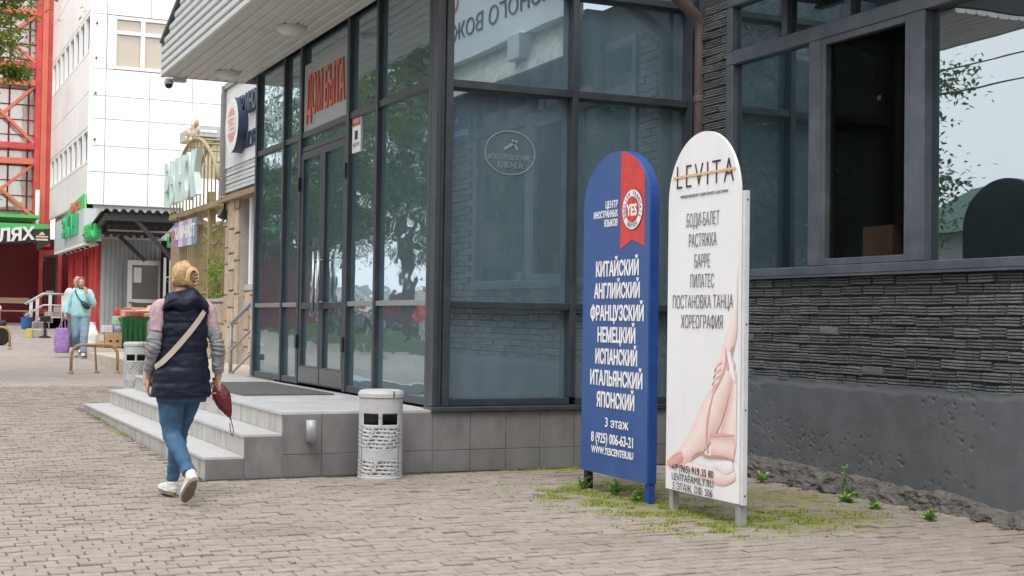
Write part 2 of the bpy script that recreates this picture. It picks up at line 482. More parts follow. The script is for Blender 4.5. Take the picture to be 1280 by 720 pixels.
# far paving, too distant to tell the pavers apart: brick texture
m_farpave = mat('far_paving', (0.40, 0.352, 0.318), .85, var=.12, scale=1.2, stain=(.25, .22, .19), stain_amt=.4, stain_scale=.8, spec=.3)
_n = m_farpave.node_tree
_b = _n.nodes.new('ShaderNodeTexBrick'); _b.inputs['Scale'].default_value = 1; _b.inputs['Brick Width'].default_value = BR_L; _b.inputs['Row Height'].default_value = BR_W; _b.inputs['Mortar Size'].default_value = .006
_b.inputs['Color1'].default_value = (1, 1, 1, 1); _b.inputs['Color2'].default_value = (.82, .82, .82, 1); _b.inputs['Mortar'].default_value = (.35, .33, .3, 1)
_g = _n.nodes.new('ShaderNodeNewGeometry'); _n.links.new(_g.outputs['Position'], _b.inputs[0])
_P = _n.nodes['Principled BSDF']; _s = _P.inputs['Base Color'].links[0].from_socket
_mm = _n.nodes.new('ShaderNodeMixRGB'); _mm.blend_type = 'MULTIPLY'; _mm.inputs[0].default_value = 1
_n.links.new(_s, _mm.inputs[1]); _n.links.new(_b.outputs[0], _mm.inputs[2]); _n.links.new(_mm.outputs[0], _P.inputs['Base Color'])
sheet('far_pavement', -2.5, 14, [PAVE_Y1, 30, 45, 60], -0.002, m_farpave)
m_asphalt = mat('asphalt', (0.06, 0.06, 0.062), .9, var=.2, scale=3, bump=.4, bscale=80)
sheet('road', -22, -8.5, [-20, 11, 18, 30, 45, 60, 100], -0.05, m_asphalt)
m_lawn = mat('lawn_soil', (0.06, 0.10, 0.025), .95, var=.4, scale=5, bump=.6, bscale=30)
sheet('lawn', -8.3, -2.6, [2, 11, 18, 30, 45, 60, 80], -0.02, m_lawn)

def paver_mesh(k):
    rnd = random.Random(k)
    L2, W2, c = BR_L / 2 - .0045, BR_W / 2 - .0060, .003
    t = [(rnd.uniform(-.0025, .0025)) for _ in range(4)]
    mb = MB()
    top = [(-L2 + c, -W2 + c), (L2 - c, -W2 + c), (L2 - c, W2 - c), (-L2 + c, W2 - c)]
    rim = [(-L2, -W2), (L2, -W2), (L2, W2), (-L2, W2)]
    j = lambda: rnd.uniform(-.0018, .0018)
    mb.v = [(x + j(), y + j(), t[i]) for i, (x, y) in enumerate(top)] + [(x, y, t[i] - .005) for i, (x, y) in enumerate(rim)] + [(x, y, -.03) for x, y in rim]
    mb.f = [(0, 1, 2, 3)] + [(4 + i, 4 + (i + 1) % 4, (i + 1) % 4, i) for i in range(4)] + [(8 + i, 8 + (i + 1) % 4, 4 + (i + 1) % 4, 4 + i) for i in range(4)]
    mb.mi = [0] * len(mb.f)
    return mb
PV = [paver_mesh(k) for k in range(8)]
PVM = []
for k, p in enumerate(PV):
    me = p.mesh('paver'); me.materials.append(m_paver); PVM.append(me)
def blocked(x, y):
    if y > 10.87 and x > 4.2: return True
    if y > 10.87 and x > 2.30: return y < 18.2 or x > 3.6
    if x > 6.72: return True
    return False
pavers = []
row = 0
y = 4.6
while y < PAVE_Y1:
    off = (row % 2) * BR_L / 2 + random.uniform(-.02, .02)
    x0 = .0735 * y - 1.6
    i0 = int(x0 / BR_L)
    for i in range(i0, 46):
        x = i * BR_L + off
        if x > 6.9 or blocked(x, y): continue
        pavers.append((x + random.uniform(-.002, .002), y + random.uniform(-.0015, .0015)))
    row += 1
    y += BR_W
# the largest-showing ones (nearest, in frame) are parts of their own
def in_frame(x, y):
    p = cam.matrix_world.inverted() @ Vector((x, y, 0))
    u, v = 640 + 1720 * p.x / -p.z, 360 - 1720 * p.y / -p.z
    return -10 < u < 1290 and v < 722, -p.z
cand = []
_inv = cam.matrix_world.inverted()
for (x, y) in pavers:
    p = _inv @ Vector((x, y, 0))
    u, v = 640 + 1720 * p.x / -p.z, 360 - 1720 * p.y / -p.z
    cand.append((-p.z if (-5 < u < 1285 and v < 722) else 999, x, y))
cand.sort()
stuff = MB(); tones = []
for i, (d, x, y) in enumerate(cand):
    k = random.randrange(8)
    dz = random.gauss(0, .0022); sl = random.uniform(-.9, .9)
    if random.random() < .03: dz -= random.uniform(.003, .008)
    if i < 300:
        link_mesh('paver', PVM[k], (x, y, gz(y) + dz), pave, (R(random.uniform(-.45, .45)), R(random.uniform(-.35, .35)), R(sl * .6)))
    else:
        n0 = len(stuff.v); ca, sa = math.cos(R(sl)), math.sin(R(sl)); tx, ty = random.uniform(-.012, .012), random.uniform(-.016, .016)
        for (a, b, c) in PV[k].v:
            stuff.v.append((x + a * ca - b * sa, y + a * sa + b * ca, gz(y) + dz + c + a * tx + b * ty))
        for fc in PV[k].f: stuff.face([n0 + q for q in fc])
        tones += [random.random()] * len(PV[k].f)
po = stuff.build('paver_field', m_paver, pave, fix=False, kind='stuff')
at = po.data.attributes.new('tone', 'FLOAT', 'FACE'); at.data.foreach_set('value', tones)

# ---------------------------------------------------------------- glass entrance building
FX, FY = 4.38, 11.05          # planes of the street glazing and of the front glazing
GY = 11.17                    # front glass, set back in its frame
bld = empty('glass_building', (7.5, 14.2, 0), 'dark framed glass entrance building with grey tiled base and overhanging ribbed canopy', 'building')
core = MB().box(FX + .25, 11.4, -.05, 12, 17.45, 4.6).box(FX + .1, 11.28, 4.62, 12, 17.5, 7.5)  # upper box, out of view, added to block sky from the reflections
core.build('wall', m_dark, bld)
# plinth with tiles
pl = MB().box(4.29, 10.965, -.05, 6.80, 11.3, .512).build('plinth', m_grout, bld)
def tile_mesh(w, h, t=.012, c=.002):
    return MB().box(-w / 2, -t, 0, w / 2, 0, h)
def tiles_front(parent, xs, zs, y, m, bev=.0025):
    for a, b in zip(xs, xs[1:]):
        for c, d in zip(zs, zs[1:]):
            t = random.uniform(.010, .014)
            MB().box(a + .002, y - t, c + .002, b - .002, y, d - .002).build('tile', m, parent, bevel=bev)
XT = [4.292] + [4.304 + .335 * i for i in range(1, 8)] + [6.795]
tiles_front(pl, XT, [0.0, .185, .512], 10.965, m_tile)
MB().box(4.27, 10.92, .514, 6.82, 11.13, .553).build('sill', m_frame, bld, bevel=.004)
# front frame members
def fr(name, x0, y0, z0, x1, y1, z1, m=m_frame, p=bld, bev=.004):
    return MB().box(x0, y0, z0, x1, y1, z1).build(name, m, p, bevel=bev)
fr('mullion', 4.30, 11.00, .555, 4.345, 11.12, 4.6)
fr('mullion', 4.349, 11.03, .555, 4.39, 11.20, 4.6)
fr('mullion', 4.394, 11.01, .555, 4.46, 11.19, 4.6)
fr('mullion', 5.645, 11.06, .62, 5.705, 11.19, 4.6)
fr('mullion', 6.86, 11.0, .555, 6.95, 11.19, 4.6)
for (a, b) in ((4.463, 5.642), (5.708, 6.857)):
    fr('transom', a, 11.07, 3.328, b, 11.185, 3.398)
    fr('transom', a, 11.07, 1.403, b, 11.185, 1.465)
    fr('transom', a, 11.05, .556, b, 11.185, .617)
    fr('transom', a, 11.07, 4.255, b, 11.185, 4.32)
    for (c, d) in ((.615, 1.405), (1.463, 3.33), (3.396, 4.257), (4.318, 4.6)):
        MB().box(a - .003, GY, c - .003, b + .003, GY + .012, d + .003).build('glass_pane', m_glassF, bld)
# faint sticker of the key cutter on the front glass
m_etch = mat('etched_sticker', (0.23, 0.29, 0.31), .6, var=.1)
def ring(mb, M4, rx, rz_, w, n=40, t=.002, a0=0, a1=2 * math.pi):
    b = len(mb.v)
    full = abs(a1 - a0 - 2 * math.pi) < 1e-6
    cnt = n if full else n + 1
    for i in range(cnt):
        a = a0 + (a1 - a0) * i / n
        for q in (0, 1):
            for z in (0, t):
                mb.v.append(tuple(M4 @ Vector(((rx - w * q) * math.cos(a), (rz_ - w * q) * math.sin(a), z))))
    for i in range(n):
        j = (i + 1) % cnt
        A, B = b + i * 4, b + j * 4
        for (p, q) in ((0, 1), (1, 3), (3, 2), (2, 0)): mb.face((A + p, A + q, B + q, B + p))
    return mb
kc = (5.075, GY - .004, 2.80)
ks = ring(MB(), face_my(kc), .25, .20, .009).build('window_sticker', m_etch, label='faint oval key cutting sticker on the front glass', cat='sticker')
text('ИЗГОТОВЛЕНИЕ', 'lettering', .058, face_my((kc[0], kc[1], kc[2] - .06)), m_etch, ks, width=.42, depth=.002)
text('КЛЮЧЕЙ', 'lettering', .07, face_my((kc[0], kc[1], kc[2] - .135)), m_etch, ks, width=.24, depth=.002)
MB().bar((kc[0] - .06, kc[1] - .001, kc[2] + .03), (kc[0] + .07, kc[1] - .001, kc[2] + .11), .004, .022).bar((kc[0] + .02, kc[1] - .001, kc[2] + .12), (kc[0] + .07, kc[1] - .001, kc[2] + .03), .004, .02).build('key_emblem', m_etch, ks)

# street side glazing with the double door (plane X = FX)
YM = {'corner': 11.20, 'm3': 12.70, 'j2': 13.62, 'mid': 14.42, 'j1': 15.40, 'm1': 16.13, 'end': 17.46}
def post(y, w=.06, x0=FX - .045, x1=FX + .09, z0=.545, z1=4.42, name='mullion'):
    return fr(name, x0, y - w / 2, z0, x1, y + w / 2, z1)
for k in ('m3', 'm1'): post(YM[k])
post(YM['end'], .07); post(YM['j1'], .085); post(YM['j2'], .085)
fr('mullion', FX - .05, 11.205, .545, FX + .09, 11.28, 4.42)
segs = [(11.28, 12.67), (12.73, 13.577), (15.443, 16.10), (16.16, 17.425)]
for (a, b) in segs:
    fr('transom', FX - .03, a, .546, FX + .06, b, .615)
    fr('transom', FX - .03, a, 3.355, FX + .06, b, 3.425)
    MB().box(FX - .034, a, 1.425, FX - .004, b, 1.475).build('push_bar', m_steel, bld, bevel=.003)
    MB().box(FX + .005, a - .003, .612, FX + .017, b + .003, 3.36).build('glass_pane', m_glassL, bld)
    MB().box(FX + .005, a - .003, 3.42, FX + .017, b + .003, 4.42).build('glass_pane', m_glassL, bld)
fr('transom', FX - .03, 13.665, 3.355, FX + .06, 15.355, 3.425)
fr('transom', FX - .03, 13.665, 3.19, FX + .06, 15.355, 3.25)
MB().box(FX + .005, 13.663, 3.248, FX + .017, 15.357, 3.357).build('glass_pane', m_glassL, bld)
MB().box(FX + .012, 13.663, 4.2, FX + .03, 15.357, 4.42).build('glass_pane', m_glassL, bld)
def door(y0, y1, hy):
    d = MB()
    s = .085
    d.box(FX - .035, y0, .56, FX + .035, y0 + s, 3.185).box(FX - .035, y1 - s, .56, FX + .035, y1, 3.185)
    d.box(FX - .034, y0 + s, 3.10, FX + .034, y1 - s, 3.185).box(FX - .034, y0 + s, .56, FX + .034, y1 - s, .76).box(FX - .034, y0 + s, 1.40, FX + .034, y1 - s, 1.47)
    dd = d.build('door', m_frame, bld, bevel=.004)
    MB().box(FX, y0 + s - .003, .757, FX + .012, y1 - s + .003, 1.402).build('glass_pane', m_glassL, dd)
    MB().box(FX, y0 + s - .003, 1.468, FX + .012, y1 - s + .003, 3.103).build('glass_pane', m_glassL, dd)
    MB().box(FX - .038, y0 + .02, .58, FX - .034, y1 - .02, .745).build('kick_panel', mat('kick_panel', (.16, .17, .17), .35, metal=.6), dd)
    h = MB().tube([(FX - .09, hy, 1.37), (FX - .09, hy, 2.03)], .019, 10)
    for z in (1.47, 1.93): h.tube([(FX - .09, hy, z), (FX - .03, hy, z)], .013, 8)
    h.build('handle', m_steel, dd, smooth=True)
    return dd
d1 = door(13.67, 14.505, 14.42); d2 = door(14.515, 15.35, 14.60)
for dd, y in ((d1, 13.64), (d2, 15.38)):
    for z in (.95, 2.75):
        MB().box(FX - .066, y - .03, z, FX - .047, y + .03, z + .16).build('hinge', m_black, dd, bevel=.004)
# red letters over the door on a grey panel
pan = MB().box(FX - .012, 13.68, 3.43, FX + .004, 15.345, 4.195).build('name_board', mat('grey_board', (.33, .35, .35), .5, var=.08), label='grey board with red letters above the glass double door', cat='sign')
text('ДОМ БЫТА', 'lettering', .62, face_mx((FX - .022, 14.50, 3.60)), m_red_letter, pan, width=1.42, bold=.004, depth=.02)
# notice on the glass beside the door
nb = MB().box(FX - .008, 13.29, 3.0, FX + .003, 13.56, 3.40).build('notice_sticker', m_white, label='small white notice with red head stuck on glass beside the door', cat='notice')
MB().box(FX - .010, 13.30, 3.27, FX - .0085, 13.55, 3.385).build('red_band', mat('notice_red', (.5, .07, .05), .5), nb)
MB().box(FX - .010, 13.38, 3.13, FX - .0085, 13.47, 3.22).build('pictogram', m_black, nb)
text('ВЕДЁТСЯ', 'lettering', .05, face_mx((FX - .009, 13.425, 3.06)), m_black, nb, width=.2, depth=.001)
text('ВИДЕО', 'lettering', .055, face_mx((FX - .011, 13.425, 3.305)), m_white, nb, width=.19, depth=.001)

# canopy: ribbed soffit, stepped fascia strips, round lamps
CX0, CY0, CY1, CZ = 3.24, 10.6, 18.06, 4.42
can = empty('canopy', (3.8, 14.5, CZ), parent=bld)
MB().box(CX0 + .03, CY0, CZ + .05, 4.6, CY1 - .02, CZ + .4).build('canopy_core', m_gap, can)
nst = 8
w = (4.335 - CX0 - .03) / nst
for (ya, yb) in ((CY0, 14.62), (14.635, CY1 - .005)):
    for i in range(nst):
        a = CX0 + .03 + i * w
        s = MB()
        s.prism([(a + .003, ya, CZ), (a + .022, ya, CZ - .014), (a + w - .022, ya, CZ - .014), (a + w - .003, ya, CZ), (a + w - .003, ya, CZ + .03), (a + .003, ya, CZ + .03)], (0, yb - ya, 0))
        s.build('soffit_strip', m_soffit, can)
ztop = lambda y: 4.83 + (18.06 - y) * .30
zt = CZ - .012
k = 0
hgt = .10
for k in range(12):
    z0, z1 = CZ - .02 + k * hgt, CZ - .02 + (k + 1) * hgt - .02
    # the strip starts where the sloping parapet is high enough
    ys = CY1 if ztop(CY1) > z1 else 18.06 - (z1 - 4.83) / .30
    if ys < CY0 + 1: break
    s = MB()
    s.prism([(CX0, CY0, z0), (CX0 - .016, CY0, z0 + .012), (CX0 - .016, CY0, z1 - .012), (CX0, CY0, z1), (CX0 + .028, CY0, z1), (CX0 + .028, CY0, z0)], (0, ys - CY0, 0))
    s.build('fascia_strip', m_fascia, can)
MB().box(CX0 - .02, CY1 - .004, CZ - .03, CX0 + .03, CY1 + .012, 4.84).build('corner_trim', m_fascia, can)
MB().box(CX0 + .032, CY1 - .003, CZ - .02, 4.6, CY1 + .015, 4.80).build('end_fascia', m_fascia, can)
rk = MB()
rk.bar((CX0 - .005, CY1 + .01, 4.85), (CX0 - .005, 11.5, ztop(11.5) + .02), .07, .04).build('parapet_cap', mat('cap_metal', (.12, .12, .13), .5), can)
for (x, y) in ((3.91, 14.3), (3.93, 17.35)):
    lm = MB().lathe([(.15, 0), (.155, -.02), (.15, -.045), (.11, -.075), (.04, -.09), (1e-6, -.092)], 20, (x, y, CZ - .012)).build('soffit_lamp', m_lamp, can, smooth=True)
    MB().lathe([(.165, .0), (.168, -.012), (.16, -.022)], 20, (x, y, CZ - .012)).build('lamp_rim', m_fascia, lm)
# security camera on the canopy's far corner
sc_ = empty('security_camera', (3.36, 18.12, 4.30), 'small white dome security camera under the far canopy corner', 'camera')
MB().box(3.38, 18.08, 4.36, 3.56, 18.2, 4.41).build('bracket', m_fascia, sc_, bevel=.01)
MB().lathe([(.03, 0), (.055, -.01), (.06, -.05), (.058, -.08)], 14, (3.34, 18.14, 4.40)).build('housing', m_fascia, sc_, smooth=True)
MB().ell((3.34, 18.14, 4.315), (.052, .052, .05)).build('lens_dome', m_black, sc_, smooth=True)

# ---------------------------------------------------------------- entrance steps
st = empty('entrance_steps', (3.4, 14.5, 0), 'pale tiled entrance steps and landing in front of the glass doors', 'steps')
SX = [2.36, 2.67, 2.98]; SZ = [.18, .355, .53]
SY0, SY1 = 10.965, 18.1
for i in range(3):
    x1 = SX[i + 1] if i < 2 else FX - .05
    body = MB().box(SX[i] + .014, SY0 + .001, -.05, x1 + (.013 if i < 2 else 0), SY1, SZ[i] - .022)
    part = body.build('step' if i < 2 else 'landing', m_grout, st)
    # risers on the street side
    n = 20; zz0 = 0 if i == 0 else SZ[i - 1]
    for k in range(n):
        a = SY0 + (SY1 - SY0) * k / n; b = SY0 + (SY1 - SY0) * (k + 1) / n
        MB().box(SX[i] + .003 + random.uniform(-.001, .001), a + .0025, zz0 + .002, SX[i] + .013, b - .0025, SZ[i] - .024).build('riser_tile', m_riser, part)
    # treads
    n = 20
    if i < 2:
        cols_ = [(SX[i] - .012, x1 + .002)]
    else:
        cols_ = [(SX[i] - .012, SX[i] + .33), (SX[i] + .333, SX[i] + .68), (SX[i] + .683, SX[i] + 1.03), (SX[i] + 1.033, x1)]
    for (xa, xb) in cols_:
        for k in range(n):
            a = SY0 - .012 + (SY1 - SY0 + .012) * k / n; b = SY0 - .012 + (SY1 - SY0 + .012) * (k + 1) / n
            MB().box(xa, a + .0012, SZ[i] - .02 + random.uniform(-.0008, .0008), xb, b - .0012, SZ[i]).build('tread_tile', m_treadtile, part)
    # end face tiles toward the camera
    if i < 2:
        MB().box(SX[i] + .004, SY0 - .012, .002, x1 - .003, SY0 - .001, SZ[i] - .023).build('end_tile', m_tile, part, bevel=.002)
tiles_front(st, [2.985, 3.314, 3.649, 3.984, 4.288], [0.0, .185, .507], 10.964, m_tile)
# drain spout in the steps' flank
sp = empty('drain_spout', (3.22, 10.95, .3), 'short curved grey drain spout sticking out of tiled step flank', 'pipe')
MB().tube([(3.20, 10.98, .375), (3.20, 10.90, .385), (3.215, 10.845, .365), (3.23, 10.825, .31), (3.235, 10.822, .25)], .042, 12).build('pipe', m_galv, sp, smooth=True)
MB().lathe([(.07, 0), (.075, .004), (.05, .01)], 14, (0, 0, 0)).build('collar', m_rust, sp)
sp.children[-1].rotation_euler = (R(90), 0, 0); sp.children[-1].location = Vector((3.20, 10.952, .375)) - ORG[sp.name]
# ribbed door mat
dm = MB()
for i in range(26):
    dm.box(3.22 + i * .036, 13.3, .532, 3.22 + i * .036 + .026, 15.9, .545)
dm.build('door_mat', mat('mat_rubber', (.10, .098, .095), .8, var=.3, scale=20), label='dark ribbed door mat on the landing', cat='mat')
# ---------------------------------------------------------------- brick wing on the right
WX = 6.85
wing = empty('brick_wing', (9, 8, 0), 'charcoal painted brick wing with slate framed windows', 'building')
MB().box(WX + .12, 2.0, -.05, WX + .4, 10.93, 1.69).box(WX + .12, 10.33, 1.69, WX + .4, 10.93, 4.6).box(WX + .02, 2.0, 4.20, 12, 10.9, 4.6).box(WX + .12, 2.0, 1.69, WX + .4, 6.2, 4.2).build('wall', m_mortar, wing)
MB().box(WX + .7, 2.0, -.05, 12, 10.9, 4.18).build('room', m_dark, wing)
facing = MB().box(WX + .012, 2.0, .83, WX + .12, 10.93, 1.70).box(WX + .012, 10.37, 1.70, WX + .12, 10.93, 4.2).box(WX + .012, 2.0, 1.70, WX + .12, 6.2, 4.2).build('brick_facing', m_mortar, wing)
def brick_mesh(L, k, ridged=True):
    rnd = random.Random(100 + k)
    H = .064; n = 3 if ridged else 0
    prof = []
    if ridged:
        p = H / n
        for i in range(n):
            dd = rnd.uniform(-.001, .001)
            prof += [(0.011, i * p + .0005), (-.007 + dd, i * p + p * .34), (-.008 + dd, i * p + p * .80)]
        prof.append((.011, H))
    else:
        prof = [(0.002, 0), (-.004, .006), (-.006, H / 2), (-.004, H - .006), (.002, H)]
    mb = MB()
    ns = 2
    xs = [-L / 2, -L / 2 + L / 2, L / 2]
    for yi, yv in enumerate(xs):
        e = [rnd.uniform(-.002, .002) for _ in prof]
        for (x, z), q in zip(prof, e): mb.v.append((x + q * .6, yv + q, z + rnd.uniform(-.0012, .0012)))
        mb.v.append((.03, yv, H)); mb.v.append((.03, yv, 0))
    m_ = len(prof) + 2
    for s in range(ns):
        for i in range(len(prof) + 1):
            a = s * m_ + i
            mb.face((a, a + 1, a + 1 + m_, a + m_))
    mb.face([i for i in range(m_)]); mb.face([ns * m_ + i for i in range(m_)][::-1])
    return mb
BM = []
for k in range(9):
    b = brick_mesh(.236, k, k < 7)
    me = b.mesh('brick'); me.materials.append(m_brick); BM.append((b, me))
HALF = []
for k in range(3):
    b = brick_mesh(.108, 40 + k); me = b.mesh('brick'); me.materials.append(m_brick); HALF.append((b, me))
far_b = MB(); ft = []
cnt = 0
def put_brick(y, z, half=False, ok=True):
    global cnt
    b, me = random.choice(HALF) if half else (BM[random.choices(range(9), [5, 5, 5, 5, 5, 5, 5, .1, .1])[0]])
    dx = random.uniform(-.012, .008); ry = R(random.uniform(-1.2, 1.2)); dz = random.uniform(-.005, .004)
    if ok and cnt < 300:
        o = link_mesh('brick', me, (WX + dx, y, z + dz), facing, (ry, 0, R(random.uniform(-1, 1)))); cnt += 1
    else:
        n0 = len(far_b.v)
        far_b.v += [(WX + dx + p[0], y + p[1], z + dz + p[2]) for p in b.v]
        for fc in b.f: far_b.face([n0 + q for q in fc])
        ft.extend([random.random()] * len(b.f))
for r in range(11):
    z = .848 + r * .0765
    off = (r % 2) * .127 + random.uniform(-.02, .02)
    if r == 0:     # a soldier-like row of half bricks at the bottom
        yy = 10.85
        while yy > 2.2:
            put_brick(yy, z, True, 6.3 < yy < 10.2); yy -= .124
        continue
    yy = 10.80 - off
    while yy > 2.2:
        put_brick(yy, z, False, yy > 6.2); yy -= .255
for r in range(33):
    z = .848 + (11 + r) * .0765
    if z > 4.15: break
    if r % 2: put_brick(10.505, z); put_brick(10.70 + .06, z)
    else: put_brick(10.44, z, True); put_brick(10.63, z)
    yy = 6.05 - (r % 2) * .127
    while yy > 2.2: put_brick(yy, z, False, False); yy -= .255
fb = far_b.build('brick_rows', m_brick, facing, kind='stuff')
at = fb.data.attributes.new('tone', 'FLOAT', 'FACE'); at.data.foreach_set('value', ft)

# pitted render below the bricks
ny, nz_ = 600, 80
rnd = random.Random(5)
pits = [(rnd.uniform(4.6, 10.9), rnd.uniform(.1, .82), rnd.uniform(.006, .015), rnd.uniform(.5, 1.3)) for _ in range(900)]
pits = [q for q in pits if noise.noise(Vector((q[0] * 1.1, q[1] * 2.2, 4))) + .25 * (.6 - q[1]) > .02]
import numpy as np
Y_ = np.linspace(10.93, 4.4, ny); Z_ = np.linspace(.02, .865, nz_)
YY, ZZ = np.meshgrid(Y_, Z_, indexing='ij')
D = np.zeros_like(YY)
for (py, pz, pr, el) in pits:
    iy = np.where(abs(Y_ - py) < pr * 3)[0]; iz = np.where(abs(Z_ - pz) < pr * 4)[0]
    if len(iy) == 0 or len(iz) == 0: continue
    sl = np.ix_(iy, iz)
    dy = YY[sl] - py; dz = ZZ[sl] - pz
    q = (dy * .8 + dz * .6) ** 2 / (pr * el) ** 2 + (-dy * .6 + dz * .8) ** 2 / (pr * .7) ** 2
    D[sl] += (.005 + .011 * rnd.random()) * np.exp(-q ** 1.5)
for i in range(ny):
    for j in range(nz_):
        p = Vector((0, Y_[i] * 3, Z_[j] * 3))
        d = noise.fractal(p, .9, 2.2, 4) * .005
        t = (Z_[j] - (.80 + .045 * noise.noise(Vector((3, Y_[i] * 4, 0)))))
        if t > 0: d += .007 * min(1, t / .03)                       # ragged upper edge set back under the bricks
        D[i, j] += d
pv = MB()
for i in range(ny):
    for j in range(nz_):
        pv.v.append((WX - .018 + D[i, j], Y_[i], Z_[j]))
for i in range(ny - 1):
    for j in range(nz_ - 1):
        a = i * nz_ + j
        pv.face((a, a + 1, a + nz_ + 1, a + nz_))
pv.build('render_plinth', m_plinth, wing, smooth=True, fix=False)
# crumbling footing
ny, nz_ = 420, 26
fv = MB()
for i in range(ny):
    y = 10.9 - i * (10.9 - 4.4) / (ny - 1)
    top = .20 - .028 * (10.1 - y) + .05 * noise.noise(Vector((y * 2.2, 0, 7))) + .02 * noise.noise(Vector((y * 9, 0, 2)))
    for j in range(nz_):
        t = j / (nz_ - 1)
        z = -.03 + (top + .03) * t
        n1 = noise.ridged_multi_fractal(Vector((1, y * 5, z * 9)), 1.0, 2.1, 4, 1.0, 2.0)
        prot = (.085 * (1 - t) ** .6) + .035 * (n1 - 1.0) * (1 - .3 * t)
        fv.v.append((WX - .012 - max(prot, -.01) * (1 if j < nz_ - 1 else 0) + (.02 if j == nz_ - 1 else 0), y, z))
for i in range(ny - 1):
    for j in range(nz_ - 1):
        a = i * nz_ + j
        fv.face((a, a + 1, a + nz_ + 1, a + nz_))
fv.build('crumbled_footing', m_rubble, wing, fix=False)

# window band: frames and panes
def wfr(name, y0, z0, y1, z1, x0=WX - .035, x1=WX + .07, m=m_frame2, p=None, bev=.006):
    return MB().box(x0, y0, z0, x1, y1, z1).build(name, m, p or wing, bevel=bev)
wfr('window_frame', 6.20, 1.705, 10.36, 1.775)                         # bottom rail
MB().box(WX - .07, 6.2, 1.685, WX + .05, 10.37, 1.703).build('window_sill', m_frame2, wing)
wfr('window_frame', 6.20, 3.60, 10.36, 3.72)                           # transom
wfr('window_frame', 6.20, 4.12, 10.36, 4.20)
for (a, b) in ((10.25, 10.36), (8.985, 9.145), (7.775, 7.94), (6.2, 6.3)):
    wfr('window_frame', a, 1.776, b, 3.599)
for (a, b) in ((10.27, 10.36), (9.45, 9.53), (8.62, 8.70), (7.80, 7.90), (6.95, 7.03), (6.2, 6.29)):
    wfr('window_frame', a, 3.721, b, 4.119)
for (a, b) in ((9.143, 10.252), (6.298, 7.777)):
    gp = MB().box(WX + .02, a, 1.77, WX + .03, b, 3.605).build('glass_pane', m_glassR, wing)
    if a < 7: gp.rotation_euler = (0, 0, R(-1.3))      # the pane sits slightly askew in its frame
for (a, b) in ((9.52, 10.28), (8.69, 9.46), (7.89, 8.63), (7.02, 7.81), (6.28, 6.96)):
    MB().box(WX + .02, a, 3.715, WX + .03, b, 4.125).build('glass_pane', m_glassR, wing)
sash = MB().box(WX - .03, 8.93, 1.777, WX + .06, 8.983, 3.598).box(WX - .03, 7.942, 1.777, WX + .06, 7.995, 3.598).box(WX - .029, 7.996, 1.777, WX + .059, 8.929, 1.83).box(WX - .029, 7.996, 3.545, WX + .059, 8.929, 3.598)
sash = sash.build('window_sash', m_frame2, wing, bevel=.004)
m_unlit = mat('unlit_room_black', (.012, .010, .009), .35, var=.5, scale=3, spec=.25)
MB().box(WX + .34, 7.9, 1.75, WX + .36, 9.05, 3.62).build('backdrop', m_unlit, wing)  # black sheet standing in for the unlit room behind the open sash
m_clear = bpy.data.materials.new('dusty_dark_glass'); m_clear.use_nodes = True
_n = m_clear.node_tree; _t = _n.nodes.new('ShaderNodeBsdfTransparent'); _t.inputs[0].default_value = (.62, .60, .58, 1)
_gl = _n.nodes.new('ShaderNodeBsdfGlossy'); _gl.inputs['Roughness'].default_value = .03; _gl.inputs[0].default_value = (.8, .8, .8, 1)
_mx = _n.nodes.new('ShaderNodeMixShader'); _mx.inputs[0].default_value = .05
_n.links.new(_t.outputs[0], _mx.inputs[1]); _n.links.new(_gl.outputs[0], _mx.inputs[2]); _n.links.new(_mx.outputs[0], _n.nodes['Material Output'].inputs['Surface'])
MB().box(WX + .02, 7.994, 1.828, WX + .026, 8.931, 3.547).build('glass_pane', m_clear, sash)
# box on the inner sill behind the black opening
m_card = mat('cardboard', (.30, .20, .12), .85, var=.12, scale=5)
cb = empty('cardboard_box', (WX + .2, 8.4, 1.78), 'brown cardboard box on the sill inside the black open window', 'box')
MB().box(WX + .10, 8.27, 1.79, WX + .30, 8.62, 2.07).build('carton', m_card, cb, bevel=.004)
MB().prism([(WX + .12, 8.27, 2.072), (WX + .30, 8.27, 2.072), (WX + .32, 8.20, 2.09), (WX + .10, 8.21, 2.085)], (0, 0, .004)).build('flap', m_card, cb)
MB().box(WX + .06, 7.99, 1.775, WX + .36, 8.94, 1.788).build('inner_sill', m_frame2, wing)
# small label on the black window
MB().box(WX + .332, 8.70, 3.10, WX + .339, 8.74, 3.135).build('window_label', m_white, label='tiny white label on the black window blind', cat='label')
# soffit and shingled mansard above the windows, with the shop name board (seen mirrored in the front glass)
m_shingle = mat('grey_shingle', (.46, .43, .37), .85, var=.2, scale=10, rnd=.12, bump=.3)
man = empty('mansard', (6.6, 7, 4.2), parent=wing)
MB().prism([(6.42, 2.0, 4.08), (WX + .018, 2.0, 4.08), (WX + .018, 2.0, 4.56), (6.60, 2.0, 4.56)], (0, 7.7, 0)).build('mansard_core', m_mortar, man)
for r in range(5):
    z = 4.07 + r * .09; x = 6.42 + .18 * (r * .09) / .46
    yy = 9.68 - (r % 2) * .1
    sm = None
    while yy > 4.2:
        o = MB().obox((x - .006, yy - .1, z + .045), (.008, .195, .1), Matrix.Rotation(R(21), 3, 'Y'))
        if sm is None:
            first = o.build('shingle', m_shingle, man); sm = first.data; base_y = yy
        else:
            link_mesh('shingle', sm, Vector(ORG[first.name]) + Vector((0, yy - base_y, 0)), man)
        yy -= .2
MB().box(6.38, 2.0, 4.03, 6.46, 9.7, 4.068).build('gutter', m_frame, wing, bevel=.01)
sb = empty('shop_board', (6.5, 7, 4.75), 'white shop board above the brick wing, mirrored in the front glass', 'sign')
MB().box(6.42, 3.0, 4.50, 6.56, 9.7, 5.75).build('panel', mat('pale_board', (.74, .75, .76), .5, var=.04), sb)
